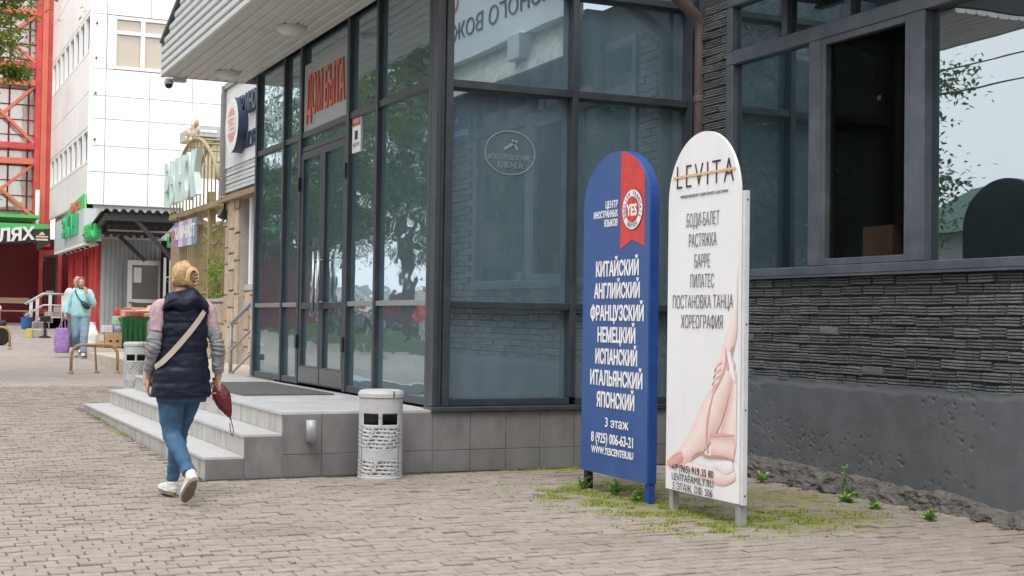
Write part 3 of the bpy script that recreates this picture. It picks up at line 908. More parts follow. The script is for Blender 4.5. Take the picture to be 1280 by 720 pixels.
MB().box(6.34, 8.26, 4.22, 6.52, 8.58, 4.498).build('junction_box', mat('box_grey', (.55, .57, .58), .5), sb, bevel=.006)
text('КРАСНОГО ВОЖДЯ', 'lettering', .30, face_mx((6.414, 7.84, 4.76)), mat('board_letter', (.06, .08, .11), .5), sb, width=3.9, depth=.01)
text('САЛОН', 'lettering', .42, face_mx((6.414, 5.7, 5.13)), m_red_letter, sb, width=1.8, depth=.01)
# blue street name plate at the wall's near end
m_blue = mat('sign_blue', (.018, .075, .26), .4, var=.06, scale=3)
spn = empty('street_plate', (WX - .02, 5.75, 3.75), 'blue street name plate high on the brick wing, mirrored in the front glass', 'sign')
MB().prism([(WX - .03, 6.1, 3.62), (WX - .03, 5.2, 3.62), (WX - .03, 5.2, 3.9), (WX - .03, 5.42, 3.92), (WX - .03, 5.55, 4.02), (WX - .03, 5.75, 4.02), (WX - .03, 5.88, 3.92), (WX - .03, 6.1, 3.9)], (.012, 0, 0)).build('plate', m_blue, spn)
text('шоссе Энт', 'lettering', .13, face_mx((WX - .034, 5.65, 3.70)), m_white, spn, width=.75, depth=.003)
text('36', 'lettering', .11, face_mx((WX - .034, 5.65, 3.88)), m_white, spn, depth=.003)
# downpipe in the inner corner
dp = empty('downpipe', (6.93, 10.87, 0), 'brown metal downpipe with elbow in the corner beside the brick wing', 'pipe')
MB().tube([(6.86, 10.85, .25), (6.86, 10.85, 3.98), (6.85, 10.85, 4.06), (6.80, 10.84, 4.14), (6.40, 10.80, 4.42), (6.25, 10.79, 4.6)], .058, 14).build('pipe', m_brown_pipe, dp, smooth=True)
for z in (.9, 2.1, 3.35): MB().lathe([(.064, 0), (.066, .01), (.066, .05), (.064, .06)], 14, (6.86, 10.85, z)).build('pipe_clamp', m_brown_pipe, dp)
MB().tube([(6.86, 10.85, .28), (6.85, 10.83, .2), (6.80, 10.78, .13)], .058, 14).build('shoe', m_brown_pipe, dp, smooth=True)

# ---------------------------------------------------------------- the two sign boards (planes facing the street)
def arch_board(y_far, y_near, z0, zs, ztop, x, t, n=24):
    c = (y_far + y_near) / 2; a = (y_far - y_near) / 2
    pts = [(x, y_far, z0), (x, y_near, z0)]
    for i in range(n + 1):
        th = math.pi * i / n
        pts.append((x, c - a * math.cos(th), zs + (ztop - zs) * math.sin(th)))
    return MB().prism(pts, (t, 0, 0))
m_bluebd = mat('blue_board_vinyl', (.036, .090, .27), .38, var=.08, scale=2.5, stain=(.09, .15, .33), stain_amt=.3, stain_scale=5, bump=.02)
m_blueside = mat('blue_edge_paint', (.012, .055, .25), .4, var=.15, scale=8)
m_rib = mat('ribbon_red', (.60, .045, .04), .28, var=.16, scale=6, bump=.15, bscale=9)
m_lblack = mat('lettering_black', (.03, .022, .03), .5, var=0)
bs = empty('standing_sign', (5.04, 9.05, 0), 'tall blue round-topped board listing language courses in white capitals', 'signboard')
arch_board(9.58, 8.565, .148, 2.18, 2.585, 5.0, .012).build('board', [m_bluebd], bs)
arch_board(9.583, 8.562, .146, 2.18, 2.588, 5.0125, .07).build('edge_frame', [m_blueside], bs, bevel=.003)
arch_board(9.56, 8.585, .168, 2.18, 2.565, 5.083, .006).build('back_panel', m_black, bs)
for y in (9.545, 8.60): MB().box(5.025, y - .028, -.03, 5.075, y + .028, .147).build('leg', m_blueside if y < 9 else m_black, bs)
X0 = 4.997
# red ribbon with swallow tail following the arch
cb_, ab_ = (9.58 + 8.565) / 2, (9.58 - 8.565) / 2
rib = [(X0, 8.985, 1.845), (X0, 8.805, 1.91), (X0, 8.63, 1.855)]
for i in range(13):
    y = 8.63 + (8.985 - 8.63) * i / 12
    rib.append((X0, y, 2.18 + .405 * math.sqrt(max(0, 1 - ((y - cb_) / ab_) ** 2)) - .003))
MB().prism(rib, (.0025, 0, 0)).build('ribbon', m_rib, bs)
lc = (X0 - .003, 8.80, 2.13)
lg = MB().add([], [])
def disc(mb, M4, r, rz_=None, n=36, t=.002):
    rz_ = rz_ or r
    pts = [M4 @ Vector((r * math.cos(2 * math.pi * i / n), rz_ * math.sin(2 * math.pi * i / n), 0)) for i in range(n)]
    return mb.prism(pts, M4.to_3x3() @ Vector((0, 0, t)))
em = disc(MB(), face_mx(lc), .150).build('round_emblem', m_lblack, bs)
disc(MB(), face_mx((lc[0] - .002, lc[1], lc[2])), .146).build('emblem_ring', m_white, em)
disc(MB(), face_mx((lc[0] - .004, lc[1], lc[2])), .096).build('emblem_rim', m_lblack, em)
disc(MB(), face_mx((lc[0] - .006, lc[1], lc[2])), .092).build('emblem_centre', m_rib, em)
text('YES', 'lettering', .115, face_mx((lc[0] - .0085, lc[1], lc[2] - .043)), m_white, em, width=.155, bold=.004, depth=.002)
def arc_text(s, r, a0, a1, size, inward=False):
    for i, ch in enumerate(s):
        a = a0 + (a1 - a0) * i / (len(s) - 1)
        if ch == ' ': continue
        u = Vector((math.cos(a), math.sin(a)))
        up = -u if inward else u
        ypos = lc[1] - u.x * r; zpos = lc[2] + u.y * r
        # local up/right expressed on the board plane (x to the right = -Y)
        right = Vector((up.y, -up.x))
        M4 = mx((lc[0] - .0045, ypos, zpos), (0, -right.x, right.y), (0, -up.x, up.y))
        text(ch, 'lettering', size, M4, m_lblack, em, depth=.001, bold=.001, sx=.8)
arc_text('ENGLISH FRANCAIS', .105, R(205), R(-25), .043)
arc_text('DEUTSCH', .133, R(240), R(300), .04, True)
m_lw = mat('lettering_white', (.82, .82, .82), .5, var=0)
for s, z, w_ in (('ЦЕНТР', 2.165, .19), ('ИНОСТРАННЫХ', 2.095, .38), ('ЯЗЫКОВ', 2.025, .21)):
    text(s, 'lettering', .072, face_mx((X0 - .001, 9.03 + w_ / 2, z)), m_lw, bs, width=w_, bold=.0015, depth=.002)
LINES = [('КИТАЙСКИЙ', 1.650, .655), ('АНГЛИЙСКИЙ', 1.483, .70), ('ФРАНЦУЗСКИЙ', 1.315, .815), ('НЕМЕЦКИЙ', 1.150, .58), ('ИСПАНСКИЙ', .985, .64), ('ИТАЛЬЯНСКИЙ', .822, .80), ('ЯПОНСКИЙ', .658, .58)]
for s, z, w_ in LINES:
    text(s, 'lettering', .152, face_mx((X0 - .001, 9.033, z)), m_lw, bs, width=w_, bold=.0042, depth=.003)
text('3 этаж', 'lettering', .10, face_mx((X0 - .001, 9.01, .51)), m_lw, bs, width=.36, bold=.001, depth=.002)
text('8 (925) 006-63-21', 'lettering', .105, face_mx((X0 - .001, 9.075, .385)), m_lw, bs, width=.65, bold=.002, depth=.002)
text('WWW.YESCENTER.RU', 'lettering', .075, face_mx((X0 - .001, 9.075, .30)), m_lw, bs, width=.65, bold=.0015, depth=.002)
# white board
m_whitebd = mat('white_board_vinyl', (.80, .79, .80), .35, var=.03, scale=3, stain=(.66, .65, .64), stain_amt=.35, stain_scale=4, stretch=(1, 1, .3))
m_skin_print = mat('print_skin', (.74, .47, .41), .4, var=.16, scale=5, stain=(.82, .66, .62), stain_amt=.8, stain_scale=3)
m_skin_print2 = mat('print_skin_light', (.78, .58, .53), .4, var=.10, scale=5, stain=(.84, .74, .71), stain_amt=.9, stain_scale=3.5)
m_pinkprint = mat('print_shoe', (.66, .40, .37), .4, var=.2, scale=9)
m_gold = mat('print_gold', (.72, .45, .18), .5, var=.05)
ws = empty('standing_sign', (5.0, 7.87, 0), 'tall white round-topped board with ballet picture and dark thin lettering', 'signboard')
arch_board(8.30, 7.425, .150, 2.14, 2.592, 5.0, .022).build('board', m_whitebd, ws)
MB().box(5.024, 7.395, .14, 5.060, 8.27, 2.16).build('back_frame', mat('white_frame', (.62, .63, .65), .4, var=.08), ws, bevel=.002)
for y in (8.275, 7.455): MB().box(5.03, y - .026, -.03, 5.08, y + .026, .138).build('leg', m_galv, ws)
for z in (.2, .75, 1.3, 2.1): MB().lathe([(.006, 0), (.006, .004), (1e-6, .006)], 8, (0, 0, 0)).build('screw', m_lblack, ws); 
for ch, z in zip([c for c in ws.children if c.name.startswith('screw')], (.2, .75, 1.3, 2.1)):
    ch.rotation_euler = (R(90), 0, 0); ch.location = Vector((5.042, 7.396, z)) - ORG[ws.name]
text('LEVITA', 'lettering', .235, face_mx((X0 - .002, 7.845, 2.226)), m_lblack, ws, width=.70, bold=-.004, depth=.002, spacing=1.3)
MB().box(X0 - .0035, 7.47, 2.300, X0 - .001, 8.235, 2.316).build('gold_line', m_gold, ws)
text('международная студия балета и растяжки', 'lettering', .034, face_mx((X0 - .002, 7.845, 2.160)), m_lblack, ws, width=.58, depth=.001)
for s, z, w_ in (('БОДИ-БАЛЕТ', 1.955, .40), ('РАСТЯЖКА', 1.815, .34), ('БАРРЕ', 1.675, .19), ('ПИЛАТЕС', 1.54, .29), ('ПОСТАНОВКА ТАНЦА', 1.40, .74), ('ХОРЕОГРАФИЯ', 1.265, .51)):
    text(s, 'lettering', .130, face_mx((X0 - .002, 7.855, z)), m_lblack, ws, width=w_, bold=-.0026, depth=.002)
def smooth_pts(P, n):
    out = []
    for i in range(len(P) - 1):
        a, b, c, d = P[max(0, i - 1)], P[i], P[i + 1], P[min(len(P) - 1, i + 2)]
        for k in range(n):
            t = k / n
            out.append(tuple(.5 * (2 * b[j] + (c[j] - a[j]) * t + (2 * a[j] - 5 * b[j] + 4 * c[j] - d[j]) * t * t + (-a[j] + 3 * b[j] - 3 * c[j] + d[j]) * t ** 3) for j in range(len(b))))
    out.append(tuple(P[-1]))
    return out
# printed picture: a dancer's leg, arm and ballet slipper lacing (flat print in its real colours)
def pr(name, pts, m, dx=0.0):
    return MB().prism([(X0 - .0008 - dx, y, z) for y, z in pts], (.0016, 0, 0)).build(name, m, ws)
def curve_band(spine, widths):
    q_ = smooth_pts([(a, b, w) for (a, b), w in zip(spine, widths)], 5)
    spine = [(a, b) for a, b, w in q_]; widths = [max(w, .002) for a, b, w in q_]
    L_, R_ = [], []
    for i, (y, z) in enumerate(spine):
        a = spine[max(0, i - 1)]; b = spine[min(len(spine) - 1, i + 1)]
        t = Vector((b[0] - a[0], b[1] - a[1])).normalized(); nn = Vector((-t.y, t.x))
        L_.append((y + nn.x * widths[i], z + nn.y * widths[i])); R_.append((y - nn.x * widths[i], z - nn.y * widths[i]))
    return L_ + R_[::-1]
m_print = bpy.data.materials.new('printed_photo'); m_print.use_nodes = True
_n = m_print.node_tree; _at = _n.nodes.new('ShaderNodeAttribute'); _at.attribute_name = 'ink'
_n.links.new(_at.outputs['Color'], _n.nodes['Principled BSDF'].inputs['Base Color']); _n.nodes['Principled BSDF'].inputs['Roughness'].default_value = .38
def ink_band(name, spine, widths, edge, mid, dx, fade=None, across=10, bias=.4):
    """flat print of a limb: ink tones run from one edge to the other"""
    q_ = smooth_pts([(a, b, w) for (a, b), w in zip(spine, widths)], 7)
    mb = MB(); cols_ = []
    lim = lambda y: min(max(y, 7.432), 8.292)
    for i, (y, z, w) in enumerate(q_):
        a = q_[max(0, i - 1)]; b = q_[min(len(q_) - 1, i + 1)]
        t = Vector((b[0] - a[0], b[1] - a[1])).normalized(); nn = Vector((-t.y, t.x))
        for k in range(across + 1):
            f = k / across * 2 - 1
            mb.v.append((X0 - .0008 - dx, lim(y + nn.x * w * f), z + nn.y * w * f))
            g = min(1, abs(f - bias) ** 1.6 / (1 + abs(bias)) ** 1.6 * 1.25)
            n_ = noise.noise(Vector((y * 22, z * 22, dx * 900))) * .10
            c = [mid[j] + (edge[j] - mid[j]) * max(0, min(1, g + n_)) for j in range(3)]
            if fade:
                h = max(0, min(1, (z - fade[0]) / (fade[1] - fade[0]))); c = [c[j] + (.80 - c[j]) * h for j in range(3)]
            cols_.append(c)
    m = across + 1
    for i in range(len(q_) - 1):
        for k in range(across): mb.face((i * m + k, i * m + k + 1, (i + 1) * m + k + 1, (i + 1) * m + k))
    o = mb.build(name, m_print, ws, fix=False)
    at_ = o.data.attributes.new('ink', 'FLOAT_COLOR', 'POINT')
    for k, c in enumerate(cols_): at_.data[k].color = (*c, 1)
    return o
SK, SL, SD = (.70, .45, .40), (.85, .72, .68), (.52, .27, .24)
ink_band('printed_back_leg', [(7.44, 1.00), (7.46, .78), (7.52, .56), (7.56, .42)], [.03, .07, .10, .08], SK, SL, .0004, bias=-.2)
ink_band('printed_arm', [(7.437, 1.66), (7.45, 1.45), (7.49, 1.25), (7.56, 1.08), (7.62, .97), (7.69, .86)], [.006, .02, .055, .062, .05, .02], SK, SL, .0008, (1.15, 1.7))
ink_band('printed_leg', [(7.47, 1.06), (7.58, .90), (7.71, .72), (7.86, .55), (8.00, .44), (8.12, .375), (8.23, .345)], [.03, .085, .125, .11, .075, .055, .03], SK, SL, .0014)
ink_band('printed_toes', [(8.07, .40), (8.15, .36), (8.22, .335), (8.275, .335)], [.03, .045, .036, .012], SD, (.72, .42, .37), .0020)
ink_band('printed_slipper', [(7.44, .33), (7.58, .30), (7.78, .31), (7.98, .335), (8.1, .325)], [.03, .05, .045, .03, .006], (.70, .47, .43), (.82, .74, .72), .0010)
ink_band('printed_cuff', [(7.45, .50), (7.58, .50), (7.72, .50)], [.07, .068, .062], (.70, .45, .40), (.82, .66, .61), .0026, bias=.0)
ink_band('printed_shadow', [(7.45, .425), (7.6, .432), (7.76, .418), (7.86, .435), (7.96, .39)], [.006, .010, .010, .010, .002], SD, (.55, .28, .25), .0032, across=2)
for k, sp in enumerate(([(7.56, 1.15), (7.56, 1.03), (7.63, .92), (7.70, .84)], [(7.70, .84), (7.76, .68), (7.775, .55), (7.76, .44)], [(7.45, .585), (7.6, .575), (7.73, .56)], [(7.47, 1.16), (7.52, 1.09), (7.53, 1.0)])):
    ink_band('printed_lace', sp, [.004, .012, .011, .006][:len(sp)], SD, (.72, .44, .40), .0032, across=2)
ink_band('printed_strap', [(7.52, 1.12), (7.48, 1.00), (7.45, .93)], [.018, .026, .010], (.74, .70, .70), (.84, .83, .84), .0036, across=4)
ink_band('printed_sole', [(7.46, .385), (7.56, .37), (7.68, .38)], [.03, .042, .010], (.70, .64, .63), (.84, .82, .82), .0036, across=4)
for k in range(4):
    ink_band('printed_finger', [(7.60 + k * .012, 1.06 - k * .045), (7.655 + k * .012, 1.035 - k * .045), (7.685 + k * .012, .985 - k * .045)], [.014, .015, .007], SK, SL, .0038, across=4)
for s, z, w_ in (('+7 (965) 919 35 80', .285, .52), ('LEVITAFAMILY.RU', .222, .52), ('5 ЭТАЖ, ОФ. 506', .158, .50)):
    text(s, 'lettering', .068, face_mx((X0 - .006, 7.945, z)), m_lblack, ws, width=w_, depth=.001)
# ---------------------------------------------------------------- sight lines used to measure positions off the photograph
_MW = cam.matrix_world.to_3x3(); _C = Vector((0, 0, 1.3))
def _ray(u, v): return _MW @ Vector(((u - 640) / 1720, (360 - v) / 1720, -1))
def onY(u, v, y): d = _ray(u, v); return _C + d * (y / d.y)
def onX(u, v, x): d = _ray(u, v); return _C + d * (x / d.x)

# ---------------------------------------------------------------- far materials
m_wpanel = mat('white_cladding', (.88, .88, .88), .35, var=.03, scale=.6, rnd=.02, stain=(.6, .6, .58), stain_amt=.3, stain_scale=.5)
m_seam = mat('panel_seam', (.80, .80, .81), .8, var=.1)
m_red = mat('red_steel_paint', (.62, .07, .07), .45, var=.1, scale=2, stain=(.7, .2, .15), stain_amt=.4, stain_scale=2)
m_orange = mat('orange_red_paint', (.70, .17, .11), .45, var=.1, scale=2)
m_redwall = mat('dark_red_wall', (.20, .012, .022), .6, var=.12, scale=1.5)
m_redshop = mat('shop_red', (.50, .04, .045), .45, var=.15, scale=1.5, stain=(.6, .25, .22), stain_amt=.5, stain_scale=1.5)
m_green = mat('sign_green', (.05, .45, .20), .4, var=.06)
m_lgreen = mat('pale_green', (.06, .55, .13), .45, var=.06)
m_teal = mat('faded_teal', (.58, .70, .68), .55, var=.12, scale=3)
m_grey = mat('grey_sheet', (.42, .43, .44), .5, var=.07, scale=2, rnd=.03)
m_lgrey = mat('light_grey_panel', (.58, .60, .61), .45, var=.05, scale=1)
m_brown = mat('dark_brown_sheet', (.055, .046, .044), .55, var=.2, scale=3)
m_darksteel = mat('dark_steel', (.045, .048, .05), .5, var=.15)
m_stone = mat('sandstone_plate', (.46, .36, .26), .85, var=.22, scale=7, bump=.5, bscale=30, rnd=.18)
m_olive = mat('olive_iron_paint', (.30, .25, .13), .6, var=.2, scale=6, stain=(.25, .12, .05), stain_amt=.5, stain_scale=12)
m_wood = mat('brown_boards', (.30, .21, .14), .75, var=.2, scale=5, rnd=.1, stretch=(.3, .3, 3))
m_beige = mat('beige_brick', (.52, .45, .33), .8, var=.2, scale=2)
m_curtain = mat('beige_blind', (.58, .45, .30), .8, var=.3, scale=5, stain=(.3, .35, .25), stain_amt=.5, stain_scale=4)
m_paleglass = glass('pale_glass', (.20, .20, .19), (.9, .9, .9), amt=.25, wave=.05)
m_darkglass = glass('dark_glass', (.03, .025, .025), (.8, .8, .8), amt=.16, wave=.05)
m_roofpale = mat('pale_corrugated_roof', (.66, .65, .62), .6, var=.12, scale=3)
m_tan = mat('tan_tube_paint', (.42, .27, .13), .45, var=.2, scale=9, stain=(.2, .1, .05), stain_amt=.5, stain_scale=15)
m_conc = mat('concrete', (.42, .40, .37), .9, var=.2, scale=4, bump=.4)

def box_uv(name, m, u0, v0, u1, v1, yf, depth, parent=None, bevel=0.0, **kw):
    """a box whose front (facing -Y, at distance yf) covers the measured rectangle"""
    a, b = onY(u0, v0, yf), onY(u1, v1, yf)
    return MB().box(a.x, yf, b.z, b.x, yf + depth, a.z).build(name, m, parent, bevel=bevel, **kw)
def wallx(name, m, x, ya, yb, z0, z1, t=.05, parent=None, bevel=0.0, **kw):
    return MB().box(x, ya, z0, x + t, yb, z1).build(name, m, parent, bevel=bevel, **kw)

# ---------------------------------------------------------------- white clad building with the red market shops
BY = 39.5; BX = 5.10
wb = empty('market_building', (9, 44, gz(42)), 'tall white clad market building with window bands and a red shopfront below', 'building')
MB().box(BX + .2, BY + .2, 3.35, 20, 49, 18).box(5.75, BY + .2, .4, 20, 46.3, 3.35).build('wall', m_seam, wb)
zr = [3.62, 4.55, 5.33, 6.15, 6.96, 7.70, 8.55, 9.72, 10.9, 12.1, 14]
zr = [onY(111, v, BY).z for v in (255, 214, 181, 147, 118, 84, 15, -40, -110)]
xr = [BX, 5.55, 6.75, 7.95, 9.15, 10.35, 11.6, 13]
WIN = (onY(141, 86, BY), onY(216, 16, BY))
for a, b in zip(zr, zr[1:]):
    for c, d in zip(xr, xr[1:]):
        if a + .05 < WIN[1].z - .2 and b - .05 > WIN[0].z + .2 and d > WIN[0].x + .1 and c < WIN[1].x - .1:
            continue
        g = .007
        MB().box(c + g, BY + .02, a + g, d - g, BY + .11, b - g).build('cladding_panel', m_wpanel, wb)
# fill panels round the window
zb, zt_ = zr[5], zr[6]
MB().box(xr[1] + .012, BY + .02, zb + .012, WIN[0].x, BY + .11, zt_ - .012).build('cladding_panel', m_wpanel, wb)
MB().box(WIN[1].x, BY + .02, zb + .012, 9.4, BY + .11, zt_ - .012).build('cladding_panel', m_wpanel, wb)
win = MB().box(WIN[0].x, BY + .12, zb, WIN[1].x, BY + .16, zt_).build('window', m_curtain, wb)
fm = MB()
x0, x1, z0, z1 = WIN[0].x, WIN[1].x, zb + .02, zt_ - .02
for (a, b) in ((x0, x0 + .09), ((x0 + x1) / 2 - .06, (x0 + x1) / 2 + .06), (x1 - .09, x1)): fm.box(a, BY + .01, z0, b, BY + .10, z1)
for (a, b) in ((z0, z0 + .09), (z0 + (z1 - z0) * .66, z0 + (z1 - z0) * .66 + .1), (z1 - .09, z1)):
    fm.box(x0 + .092, BY + .015, a, (x0 + x1) / 2 - .062, BY + .095, b).box((x0 + x1) / 2 + .062, BY + .015, a, x1 - .092, BY + .095, b)
fm.build('frame', m_white, win)
MB().box(x0 + .05, BY + .105, z0 + .05, x1 - .05, BY + .112, z1 - .05).build('pane', glass('blind_glass', (.42, .33, .22), (.9, .9, .9), amt=.12, wave=.05), win)
# left face: cladding rows and window bands
zl = [onX(108, v, BX).z for v in (250, 205, 160, 118, 70, 20, -35, -110)]
for i, (a, b) in enumerate(zip(zl, zl[1:])):
    band = i in (1, 4)
    ya = BY + .02
    k = 0
    while ya < 48.9:
        yb = min(ya + 1.18, 49)
        if band:
            wf = MB().box(BX + .10, ya + .01, a, BX + .12, yb - .01, b).build('window', m_paleglass, wb)
            MB().box(BX + .0, ya + .01, a + .02, BX + .09, ya + .14, b - .02).box(BX + .0, yb - .14, a + .02, BX + .09, yb - .01, b - .02).box(BX + .004, ya + .142, a + .02, BX + .086, yb - .142, a + .10).box(BX + .004, ya + .142, b - .10, BX + .086, yb - .142, b - .02).build('frame', m_wpanel, wf)
        else:
            MB().box(BX, ya + .012, a + .012, BX + .09, yb - .012, b - .012).build('cladding_panel', m_wpanel, wb)
        ya += 1.18
for v in (30, 72, 115, 172):
    p = onX(112, v, BX)
    MB().tube([(BX + .16, BY + .01, p.z), (BX + .16, BY - .14, p.z), (BX + .16, BY - .16, p.z - .06)], .02, 6).build('lamp_bracket', m_black, wb)
# grey corrugated wall beside the shop corner
gw = MB().box(5.52, BY - .02, gz(BY) - .05, 9.9, BY + .1, 4.15).build('grey_wall', m_grey, wb)
for i in range(36):
    x = 5.54 + i * .12
    MB().prism([(x, BY - .02, gz(BY) - .02), (x + .02, BY - .045, gz(BY) - .02), (x + .08, BY - .045, gz(BY) - .02), (x + .10, BY - .02, gz(BY) - .02)], (0, 0, 3.4)).build('sheet_rib', m_grey, gw)
# red shopfront (street side)
RX = 5.44
rs = MB().box(RX, BY + .06, gz(BY) - .05, RX + .3, 46.2, 3.3).build('shopfront', m_redshop, wb)
for i in range(9):
    y = BY + .08 + i * .74
    MB().box(RX - .06, y, gz(y) - .02, RX - .004, y + .09, 3.28).build('shopfront_post', m_red, rs)
    if i in (2, 3, 6):
        MB().box(RX - .03, y + .12, gz(y) + .5, RX - .005, y + .70, 3.0).build('pane', m_darkglass, rs)
    elif i < 8:
        MB().box(RX - .02, y + .12, gz(y) + .35, RX - .003, y + .70, 2.9).build('panel', m_redshop, rs)
# light grey fascia with green letters
sf = empty('shop_fascia', (5.0, 42, 3.3), 'light grey shop fascia with green raised letters above red shopfront', 'sign')
FXX = 5.02
p0, p1 = onX(113, 303, FXX), onX(78, 318, FXX)
zt0 = onX(113, 256, FXX).z
MB().prism([(FXX, BY - .1, onX(113, 300, FXX).z), (FXX, 46.5, onX(113, 300, FXX).z), (FXX, 46.5, zt0), (FXX, BY - .1, zt0)], (.34, 0, 0)).build('panel', m_lgrey, sf)
zz = onX(113, 300, FXX).z
MB().box(FXX, BY - .1, zz - .07, FXX + .4, 46.5, zz - .003).build('lower_trim', m_seam, sf)
for i in range(6): MB().lathe([(.06, 0), (.05, -.05), (1e-6, -.06)], 8, (FXX + .18, 40 + i * 1.05, zz - .07)).build('spot_lamp', m_black, sf)
text('ЗАКАН', 'lettering', .80, face_mx((FXX - .06, 42.1, zz + .30)), m_green, sf, width=3.1, bold=.012, depth=.10)
gs = empty('slanted_sign', (5.0, 43, 4.6), 'slanted green sign band with orange letters above grey shop fascia', 'sign')
za = zt0
MB().prism([(FXX + .02, BY - .05, za + .01), (FXX + .02, 43.8, za + .01), (FXX + .02, 42.6, za + .30), (FXX + .02, BY + .1, za + .42)], (.05, 0, 0)).build('panel', m_lgreen, gs)
text('фрукты', 'lettering', .36, face_mx((FXX + .005, 41.4, za + .07)), m_orange, gs, width=2.1, bold=.01, depth=.02)

# market awning over the side entrance
aw = empty('market_awning', (7, 37.8, 3.7), 'dark corrugated awning on slanted struts over the market side door', 'awning')
AY = 36.0
fl, fr_ = onY(131, 268, AY), onY(221, 275, AY)
zf = fl.z; zbk = onY(127, 299, BY).z
rf = MB()
n = 40
for i in range(n + 1):
    x = fl.x - .1 + (fr_.x + .3 - fl.x) * i / n
    dz = .035 * (1 if (i // 2) % 2 else -1)
    rf.v += [(x, AY - .1, zf + .10 + dz), (x, BY - .05, zbk + .10 + dz)]
for i in range(n): rf.face((2 * i, 2 * i + 1, 2 * i + 3, 2 * i + 2))
r_ = rf.build('roof_sheet', m_brown, aw, fix=False)
md = r_.modifiers.new('t', 'SOLIDIFY'); md.thickness = .02
MB().box(fl.x, AY, zf - .14, fr_.x + .2, AY + .08, zf + .04).build('front_beam', m_darksteel, aw)
MB().bar((fl.x + .04, AY + .05, zf - .03), (fl.x + .04, BY - .05, zbk - .03), .08, .18).build('side_beam', m_brown, aw)
for t in (.3, .62):
    y = AY + (BY - AY) * t; z = zf + (zbk - zf) * t
    MB().box(fl.x + .1, y, z - .06, fr_.x + .1, y + .08, z + .04).build('purlin', m_brown, aw)
for t in (.45, .78):
    y = AY + (BY - AY) * t; z = zf + (zbk - zf) * t - .12
    MB().box(fl.x + .3, y, z, fl.x + 2.0, y + .06, z + .045).build('tube_lamp', m_lgrey, aw)
MB().bar(onY(166, 271, AY + .1), onY(222, 331, AY + .1), .09, .14, (0, 1, 0)).build('strut', m_darksteel, aw)
MB().bar(onY(149, 295, 38.2), onY(181, 326, 38.2), .09, .14, (0, 1, 0)).build('strut', m_darksteel, aw)
ag = empty('green_box_sign', (5.6, 38, 3.6), 'small green box sign at the corner of the dark awning', 'sign')
q0 = onY(114, 299, 37.8); q1 = onY(127, 279, 37.2)
MB().box(q0.x, 37.2, q0.z, q0.x + .18, 39.2, q1.z).build('panel', m_green, ag, bevel=.02)
text('РЫНОК', 'lettering', .45, face_mx((q0.x - .02, 38.2, q0.z + .08)), m_lgreen, ag, width=1.5, bold=.01, depth=.05)
text('24', 'lettering', .40, face_my((q0.x + .09, 37.19, q0.z + .08)), m_lgreen, ag, width=.16, bold=.01, depth=.02)
# white framed glass door and the dark entrance next to it
wd = empty('glazed_door', (7, 39.2, gz(39)), 'white framed glazed door beneath the dark awning', 'door')
a, b = onY(160, 325, 39.2), onY(202, 416, 39.2)
MB().box(a.x, 39.2, b.z, a.x + .12, 39.28, a.z).box(b.x - .12, 39.2, b.z, b.x, 39.28, a.z).box(a.x + .12, 39.202, a.z - .13, b.x - .12, 39.278, a.z).box(a.x + .12, 39.202, b.z, b.x - .12, 39.278, b.z + .16).box(a.x + .12, 39.202, onY(160, 376, 39.2).z - .05, b.x - .12, 39.278, onY(160, 376, 39.2).z + .05).build('frame', m_white, wd)
MB().box(a.x + .11, 39.24, b.z + .1, b.x - .11, 39.25, a.z - .1).build('pane', glass('door_pane', (.13, .13, .13), (.9, .9, .9), amt=.15), wd)
MB().box(a.x + .17, 39.225, a.z - .62, a.x + .38, 39.236, a.z - .2).build('paper_notice', m_white, wd)
MB().tube([(a.x + .06, 39.19, gz(39) + .95), (a.x + .06, 39.12, gz(39) + .95), (a.x + .17, 39.11, gz(39) + .95)], .018, 6).build('handle', m_black, wd)
de = empty('market_entrance', (8.3, 38.6, gz(38)), 'dark entrance recess with posters between white door and iron fence', 'entrance')
a, b = onY(204, 300, 38.9), onY(226, 425, 38.9)
MB().box(a.x - .02, 38.95, b.z, b.x + .6, 39.1, 3.4).build('recess', m_dark, de)
for i, (u, w_, m) in enumerate(((205, 3, m_white), (212, 3, m_white), (216, 3, m_darksteel))):
    p = onY(u, 322, 38.8); p2 = onY(u + w_, 322, 38.8)
    MB().box(p.x, 38.8, gz(38), p2.x, 38.88, p.z).build('door_frame', m, de)
for i, (u, v, m) in enumerate(((212, 290, m_redshop), (213, 308, m_redwall), (218, 292, mat('poster_violet', (.25, .12, .3), .6)), (209, 296, m_green))):
    p = onY(u, v, 38.7)
    MB().box(p.x, 38.7, p.z - .3, p.x + .13, 38.73, p.z).build('poster', m, de)

# ---------------------------------------------------------------- red shop at the street's end, red lift tower above it
ra = empty('red_shop', (3, 50, gz(50)), 'dark red shop with black fascia and red framed door at the far left', 'building')
RY = 50.0
MB().box(-6, RY, .9, 6.2, RY + 4, 3.9).build('wall', m_redwall, ra)
for i in range(12):
    MB().box(-1.5, RY - .015, 1.05 + i * .2, onY(49, 300, RY).x, RY - .001, 1.05 + i * .2 + .185).build('wall_panel', m_redwall, ra)
a, b = onY(49, 312, 49.4), onY(76, 393, 49.4)
dr = MB().box(a.x, 49.4, b.z, a.x + .13, 49.5, a.z).box(b.x - .13, 49.4, b.z, b.x, 49.5, a.z).box(a.x + .13, 49.402, a.z - .15, b.x - .13, 49.498, a.z).box(a.x + .13, 49.402, b.z, b.x - .13, 49.498, b.z + .2).build('door', m_red, ra)
MB().box(a.x + .1, 49.45, b.z + .1, b.x - .1, 49.46, a.z - .1).build('pane', m_darkglass, dr)
for dz in (0, .1): MB().box(a.x + .25, 49.43, 1.95 + dz, b.x - .25, 49.44, 2.0 + dz).build('sticker', m_white, dr)
